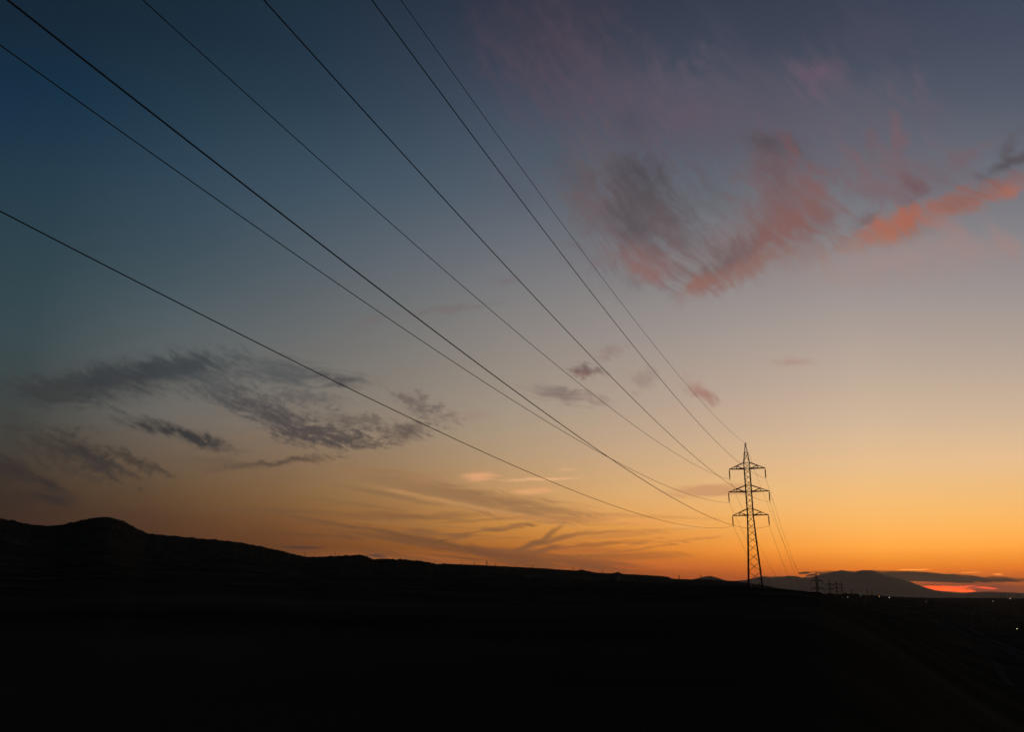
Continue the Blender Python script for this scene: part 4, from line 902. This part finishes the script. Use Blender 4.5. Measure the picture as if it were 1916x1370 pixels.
 ('streak', (-14.429, 3.752), (0.1587, 0.0011, -0.2646, -5.6919), 'C', 0.7, -0.1, 0.8, (0.1221, 0.0513, 0.0252), (0.1221, 0.0513, 0.0252), 0.5),
 ('streak', (-17.324, 5.252), (0.1459, 0.0081, -0.0015, -4.7542), 'C', 0.7, -0.1, 0.8, (0.1384, 0.0762, 0.0369), (0.1384, 0.0762, 0.0369), 0.45),
 ('streak', (-11.738, 5.966), (0.1528, -0.0117, -0.615, -5.526), 'C', 0.7, -0.1, 0.8, (0.2307, 0.1221, 0.0482), (0.2307, 0.1221, 0.0482), 0.5),
 ('streak', (-8.851, 6.588), (0.1777, -0.0291, -0.83, -4.5002), 'C', 0.7, -0.1, 0.8, (0.2542, 0.1384, 0.0612), (0.2542, 0.1384, 0.0612), 0.6),
 ('streak', (-5.065, 4.468), (0.1348, -0.0029, -0.2596, -6.8727), 'C', 0.7, -0.1, 0.8, (0.3515, 0.162, 0.0545), (0.3515, 0.162, 0.0545), 0.5),
 ('streak', (4.639, 5.449), (0.1672, -0.0145, -0.4741, -6.8002), 'C', 0.7, -0.1, 0.8, (0.6172, 0.2789, 0.0887), (0.6172, 0.2789, 0.0887), 0.5),
 ('streak', (8.302, 4.167), (0.1822, 0.0036, 0.3317, -6.935), 'C', 0.7, -0.1, 0.8, (0.6172, 0.2307, 0.0578), (0.6172, 0.2307, 0.0578), 0.5),
 ('streak', (0.162, 2.815), (0.1495, -0.0125, -0.543, -6.9093), 'C', 0.7, -0.1, 0.8, (0.2623, 0.0976, 0.0319), (0.2623, 0.0976, 0.0319), 0.55),
 ('streak', (8.242, 2.376), (0.1969, 0.004, 0.293, -5.6255), 'C', 0.7, -0.1, 0.8, (0.3916, 0.1119, 0.0296), (0.3916, 0.1119, 0.0296), 0.55),
 ('streak', (-9.824, 4.208), (0.1608, -0.0169, -0.63, -4.6185), 'C', 1.0, -0.1, 0.8, (0.15, 0.0685, 0.0296), (0.15, 0.0685, 0.0296), 0.6),
 ('streak', (-5.77, 3.481), (0.1788, -0.0258, -0.8735, -5.4917), 'C', 1.0, -0.1, 0.8, (0.162, 0.0648, 0.0273), (0.162, 0.0648, 0.0273), 0.6),
 ('streak', (-1.339, 4.254), (0.222, 0.0269, 0.7582, -6.8113), 'C', 1.0, -0.1, 0.8, (0.2874, 0.1221, 0.0423), (0.2874, 0.1221, 0.0423), 0.65),
 ('streak', (4.973, 3.196), (0.1802, 0.013, 0.4833, -5.537), 'C', 1.0, -0.1, 0.8, (0.305, 0.107, 0.0343), (0.305, 0.107, 0.0343), 0.65),
 ('streak', (8.26, 2.911), (0.2098, 0.023, 0.9537, -6.9626), 'C', 1.0, -0.1, 0.8, (0.3813, 0.1274, 0.0369), (0.3813, 0.1274, 0.0369), 0.6),
 ('streak', (-2.05, 2.223), (0.1686, -0.0153, -0.522, -5.5548), 'C', 1.0, -0.1, 0.8, (0.1441, 0.0545, 0.0232), (0.1441, 0.0545, 0.0232), 0.6),
 ('streak', (11.53, 3.542), (0.3094, 0.0176, 0.9214, -9.3727), 'C', 1.0, -0.1, 0.8, (0.6172, 0.2086, 0.0482), (0.6172, 0.2086, 0.0482), 0.55),
 ('streak', (10.523, 5.126), (0.2296, -0.0181, -0.3078, -6.9144), 'C', 1.0, -0.1, 0.8, (0.6867, 0.305, 0.0887), (0.6867, 0.305, 0.0887), 0.5),
 ('streak', (1.647, 5.739), (0.2208, -0.0239, -0.5359, -5.4037), 'C', 1.0, -0.1, 0.8, (0.3515, 0.1683, 0.0648), (0.3515, 0.1683, 0.0648), 0.55),
 ('glow', (28.387, 0.52), (0.2135, -0.0307, -0.0409, -2.468), 'C', 0.3, 0, 0.75, (0.2542, 0.0452, 0.0212), (0.2542, 0.0452, 0.0212), 0.9),
 ('red', (27.955, 0.488), (0.4994, -0.0628, 0.0136, -4.5785), 'C', 0.5, 0, 0.5, (1.0488, 0.1164, 0.0247), (1.0488, 0.1164, 0.0247), 0.65),
 ('red', (27.474, 0.549), (0.5585, -0.0601, 0.244, -11.4134), 'C', 0.5, 0, 0.5, (1.8163, 0.1524, 0.0174), (1.8163, 0.1524, 0.0174), 1.0),
 ('red', (27.856, 0.384), (0.6712, -0.1057, -0.2602, -7.5914), 'C', 0.5, 0, 0.5, (1.9, 0.1768, 0.0098), (1.9, 0.1768, 0.0098), 1.0),
 ('red', (28.398, 0.613), (1.0343, -0.0826, 1.1167, -19.0176), 'C', 0.4, 0, 0.5, (1.445, 0.1684, 0.0479), (1.445, 0.1684, 0.0479), 1.0),
 ('red', (29.566, 0.523), (1.2803, -0.2915, -1.8444, -15.9281), 'C', 0.5, 0, 0.5, (1.445, 0.1373, 0.0403), (1.445, 0.1373, 0.0403), 1.0),
 ('bank', (26.375, 1.118), (0.1966, -0.0303, -0.1371, -3.1215), 'C', 0.4, -0.02, 0.4, (0.0035, 0.0024, 0.002), (0.0035, 0.0024, 0.002), 1.0),
 ('bank', (22.486, 1.256), (0.3532, -0.0486, -0.1598, -3.7822), 'C', 0.4, -0.02, 0.4, (0.0035, 0.0024, 0.002), (0.0035, 0.0024, 0.002), 0.9),
 ('bank', (28.738, 1.049), (0.2355, -0.036, -0.2009, -6.3924), 'C', 0.4, -0.02, 0.4, (0.0053, 0.0032, 0.0024), (0.0053, 0.0032, 0.0024), 0.7),
 ('bank', (18.101, 1.057), (0.5015, -0.0576, -0.2558, -7.3786), 'C', 0.4, -0.02, 0.4, (0.0053, 0.0032, 0.0024), (0.0053, 0.0032, 0.0024), 0.5),
 ('bank', (25.249, 1.184), (0.3315, -0.0539, -0.151, -2.5697), 'C', 0.4, -0.02, 0.4, (0.0035, 0.0024, 0.002), (0.0035, 0.0024, 0.002), 0.95),
 ('bank', (24.046, 1.317), (0.6492, -0.113, -0.3937, -5.07), 'C', 0.4, -0.02, 0.4, (0.0035, 0.0024, 0.002), (0.0035, 0.0024, 0.002), 0.8),
 ('bank', (30.172, 0.922), (0.8266, -0.1247, -0.203, -9.5586), 'C', 0.4, -0.02, 0.4, (0.004, 0.0027, 0.0023), (0.004, 0.0027, 0.0023), 0.9),
 ('bank', (19.483, 1.411), (1.9044, -0.0358, 0.7432, -10.6683), 'C', 0.4, -0.02, 0.4, (0.0036, 0.0023, 0.0019), (0.0036, 0.0023, 0.0019), 1.0),
 ('bank', (19.829, 1.259), (2.7303, 0.3227, 2.445, -11.4532), 'C', 0.4, -0.02, 0.4, (0.0036, 0.0023, 0.0019), (0.0036, 0.0023, 0.0019), 1.0),
 ('red', (25.894, 1.581), (0.8368, -0.0972, -0.1437, -23.9373), 'C', 0.4, 0, 0.5, (1.8495, 0.5795, 0.0751), (1.8495, 0.5795, 0.0751), 0.9),
 ('red', (28.926, 1.407), (1.4737, -0.2143, -0.6742, -26.621), 'C', 0.4, 0, 0.5, (1.7189, 0.5139, 0.0701), (1.7189, 0.5139, 0.0701), 0.8),
 ('red', (30.329, 1.272), (3.3066, -0.5521, -0.8015, -17.9601), 'C', 0.4, 0, 0.5, (1.751, 0.4678, 0.0751), (1.751, 0.4678, 0.0751), 0.9)]
cloud_group = bpy.data.node_groups.new('cloud_patch', 'ShaderNodeTree')
for nm, ty in (('Sky', 'Color'), ('P', 'Vector'), ('Field', 'Float'), ('Centre', 'Vector'), ('Row U', 'Vector'), ('Row V', 'Vector'), ('Ragged', 'Float'),
               ('From', 'Float'), ('To', 'Float'), ('Above', 'Color'), ('Below', 'Color'), ('Density', 'Float')):
    cloud_group.interface.new_socket(nm, in_out='INPUT', socket_type='NodeSocket' + ty)
cloud_group.interface.new_socket('Sky', in_out='OUTPUT', socket_type='NodeSocketColor')
world_nodes, world_links = nd, ln
nd, ln = cloud_group.nodes, cloud_group.links
gi, go = nd.new('NodeGroupInput'), nd.new('NodeGroupOutput')
I = {s.name: s for s in gi.outputs if s.name}
d = nd.new('ShaderNodeVectorMath'); d.operation = 'MULTIPLY_ADD'      # (the tiny term only chains the clouds one after another)
ln.new(I['Sky'], d.inputs[0]); d.inputs[1].default_value = (1e-7, 1e-7, 0); ln.new(I['P'], d.inputs[2])
d = vm('SUBTRACT', d.outputs[0], I['Centre'])
u = vm('DOT_PRODUCT', d, I['Row U'])
v = vm('DOT_PRODUCT', d, I['Row V'])
q = m('SQRT', m('ADD', m('MULTIPLY', u, u), m('MULTIPLY', v, v)))
body = m('ADD', m('SUBTRACT', 1.0, q), m('MULTIPLY', m('SUBTRACT', I['Field'], 0.5), I['Ragged']))
mr = nd.new('ShaderNodeMapRange'); mr.interpolation_type = 'SMOOTHSTEP'
ln.new(body, mr.inputs[0]); ln.new(I['From'], mr.inputs[1]); ln.new(I['To'], mr.inputs[2])
al = m('MULTIPLY', mr.outputs[0], I['Density'])
al = m('MULTIPLY', al, smooth(q, 1.75, 0.9))       # texture alone makes no cloud far from the centre
cc = mixc(m('ADD', m('MULTIPLY_ADD', v, 0.55, 0.45), m('MULTIPLY', m('SUBTRACT', I['Field'], 0.5), -0.5), clamp=True), I['Above'], I['Below'])
ln.new(mixc(al, I['Sky'], cc), go.inputs[0])
nd, ln = world_nodes, world_links
for nm, c, M, kind, amp, lo, hi, ca, cb, op in CLOUDS:
    thin = nm in ('streak', 'red', 'bank', 'glow')
    n = nd.new('ShaderNodeGroup'); n.node_tree = cloud_group
    ln.new(sky, n.inputs['Sky']); ln.new(Ps if thin else Pe, n.inputs['P']); ln.new(fields[kind], n.inputs['Field'])
    for key, val in (('Centre', (*c, 0)), ('Row U', (M[0], M[1], 0)), ('Row V', (M[2], M[3], 0)), ('Ragged', 2.0 * amp), ('From', lo), ('To', hi),
                     ('Above', (*ca, 1)), ('Below', (*cb, 1)), ('Density', op)):
        n.inputs[key].default_value = val
    sky = n.outputs[0]

bg = nd.new('ShaderNodeBackground'); ln.new(sky, bg.inputs[0]); bg.inputs[1].default_value = 1.0
nish = nd.new('ShaderNodeTexSky'); nish.sky_type = 'NISHITA'; nish.sun_disc = False
nish.sun_elevation = rad(SUN_EL); nish.sun_rotation = rad(SUN_AZ)
bn = nd.new('ShaderNodeBackground'); ln.new(nish.outputs[0], bn.inputs[0]); bn.inputs[1].default_value = 0.05
ad = nd.new('ShaderNodeAddShader'); ln.new(bg.outputs[0], ad.inputs[0]); ln.new(bn.outputs[0], ad.inputs[1])
wo = nd.new('ShaderNodeOutputWorld'); ln.new(ad.outputs[0], wo.inputs[0])

# the sun, just below the horizon
sun = bpy.data.lights.new('sun', 'SUN')
sun.energy, sun.angle, sun.color = 2.0, rad(0.5), (1.0, 0.72, 0.48)
so = bpy.data.objects.new('sun', sun); col.objects.link(so)
sd = Vector((math.sin(rad(SUN_AZ)) * math.cos(rad(SUN_EL)), math.cos(rad(SUN_AZ)) * math.cos(rad(SUN_EL)), math.sin(rad(SUN_EL))))
so.rotation_euler = (-sd).to_track_quat('-Z', 'Y').to_euler()
so.location = (0, 0, EYE + 200)

# ------------------------------------------------------------------ camera
cam = bpy.data.cameras.new('camera')
cam.sensor_fit, cam.sensor_width, cam.lens = 'HORIZONTAL', 36.0, 28.352
cam.clip_start, cam.clip_end = 0.1, 400000.0
co = bpy.data.objects.new('camera', cam); col.objects.link(co)
pitch, roll = rad(15.765), rad(0.3925)
fw = Vector((0, math.cos(pitch), math.sin(pitch))); rt = Vector((1, 0, 0)); up = rt.cross(fw)
r2 = rt * math.cos(roll) + up * math.sin(roll); u2 = -rt * math.sin(roll) + up * math.cos(roll)
co.matrix_world = Matrix(((r2.x, u2.x, -fw.x, 0), (r2.y, u2.y, -fw.y, 0), (r2.z, u2.z, -fw.z, EYE), (0, 0, 0, 1)))
scene.camera = co

# ------------------------------------------------------------------ render settings
vs_ = scene.view_settings
scene.display_settings.display_device = 'sRGB'
vs_.view_transform, vs_.look, vs_.exposure, vs_.gamma, vs_.use_curve_mapping = 'Standard', 'None', 0.0, 1.0, False
scene.render.engine = 'CYCLES'
scene.cycles.use_denoising = True
scene.cycles.denoiser = 'OPENIMAGEDENOISE'
scene.cycles.denoising_input_passes = 'RGB_ALBEDO_NORMAL'
scene.cycles.denoising_prefilter = 'ACCURATE'
scene.cycles.volume_bounces = 1
scene.cycles.max_bounces = 4
scene.cycles.sample_clamp_indirect = 2.0
world.cycles.sampling_method = 'MANUAL'
world.cycles.sample_map_resolution = 1024
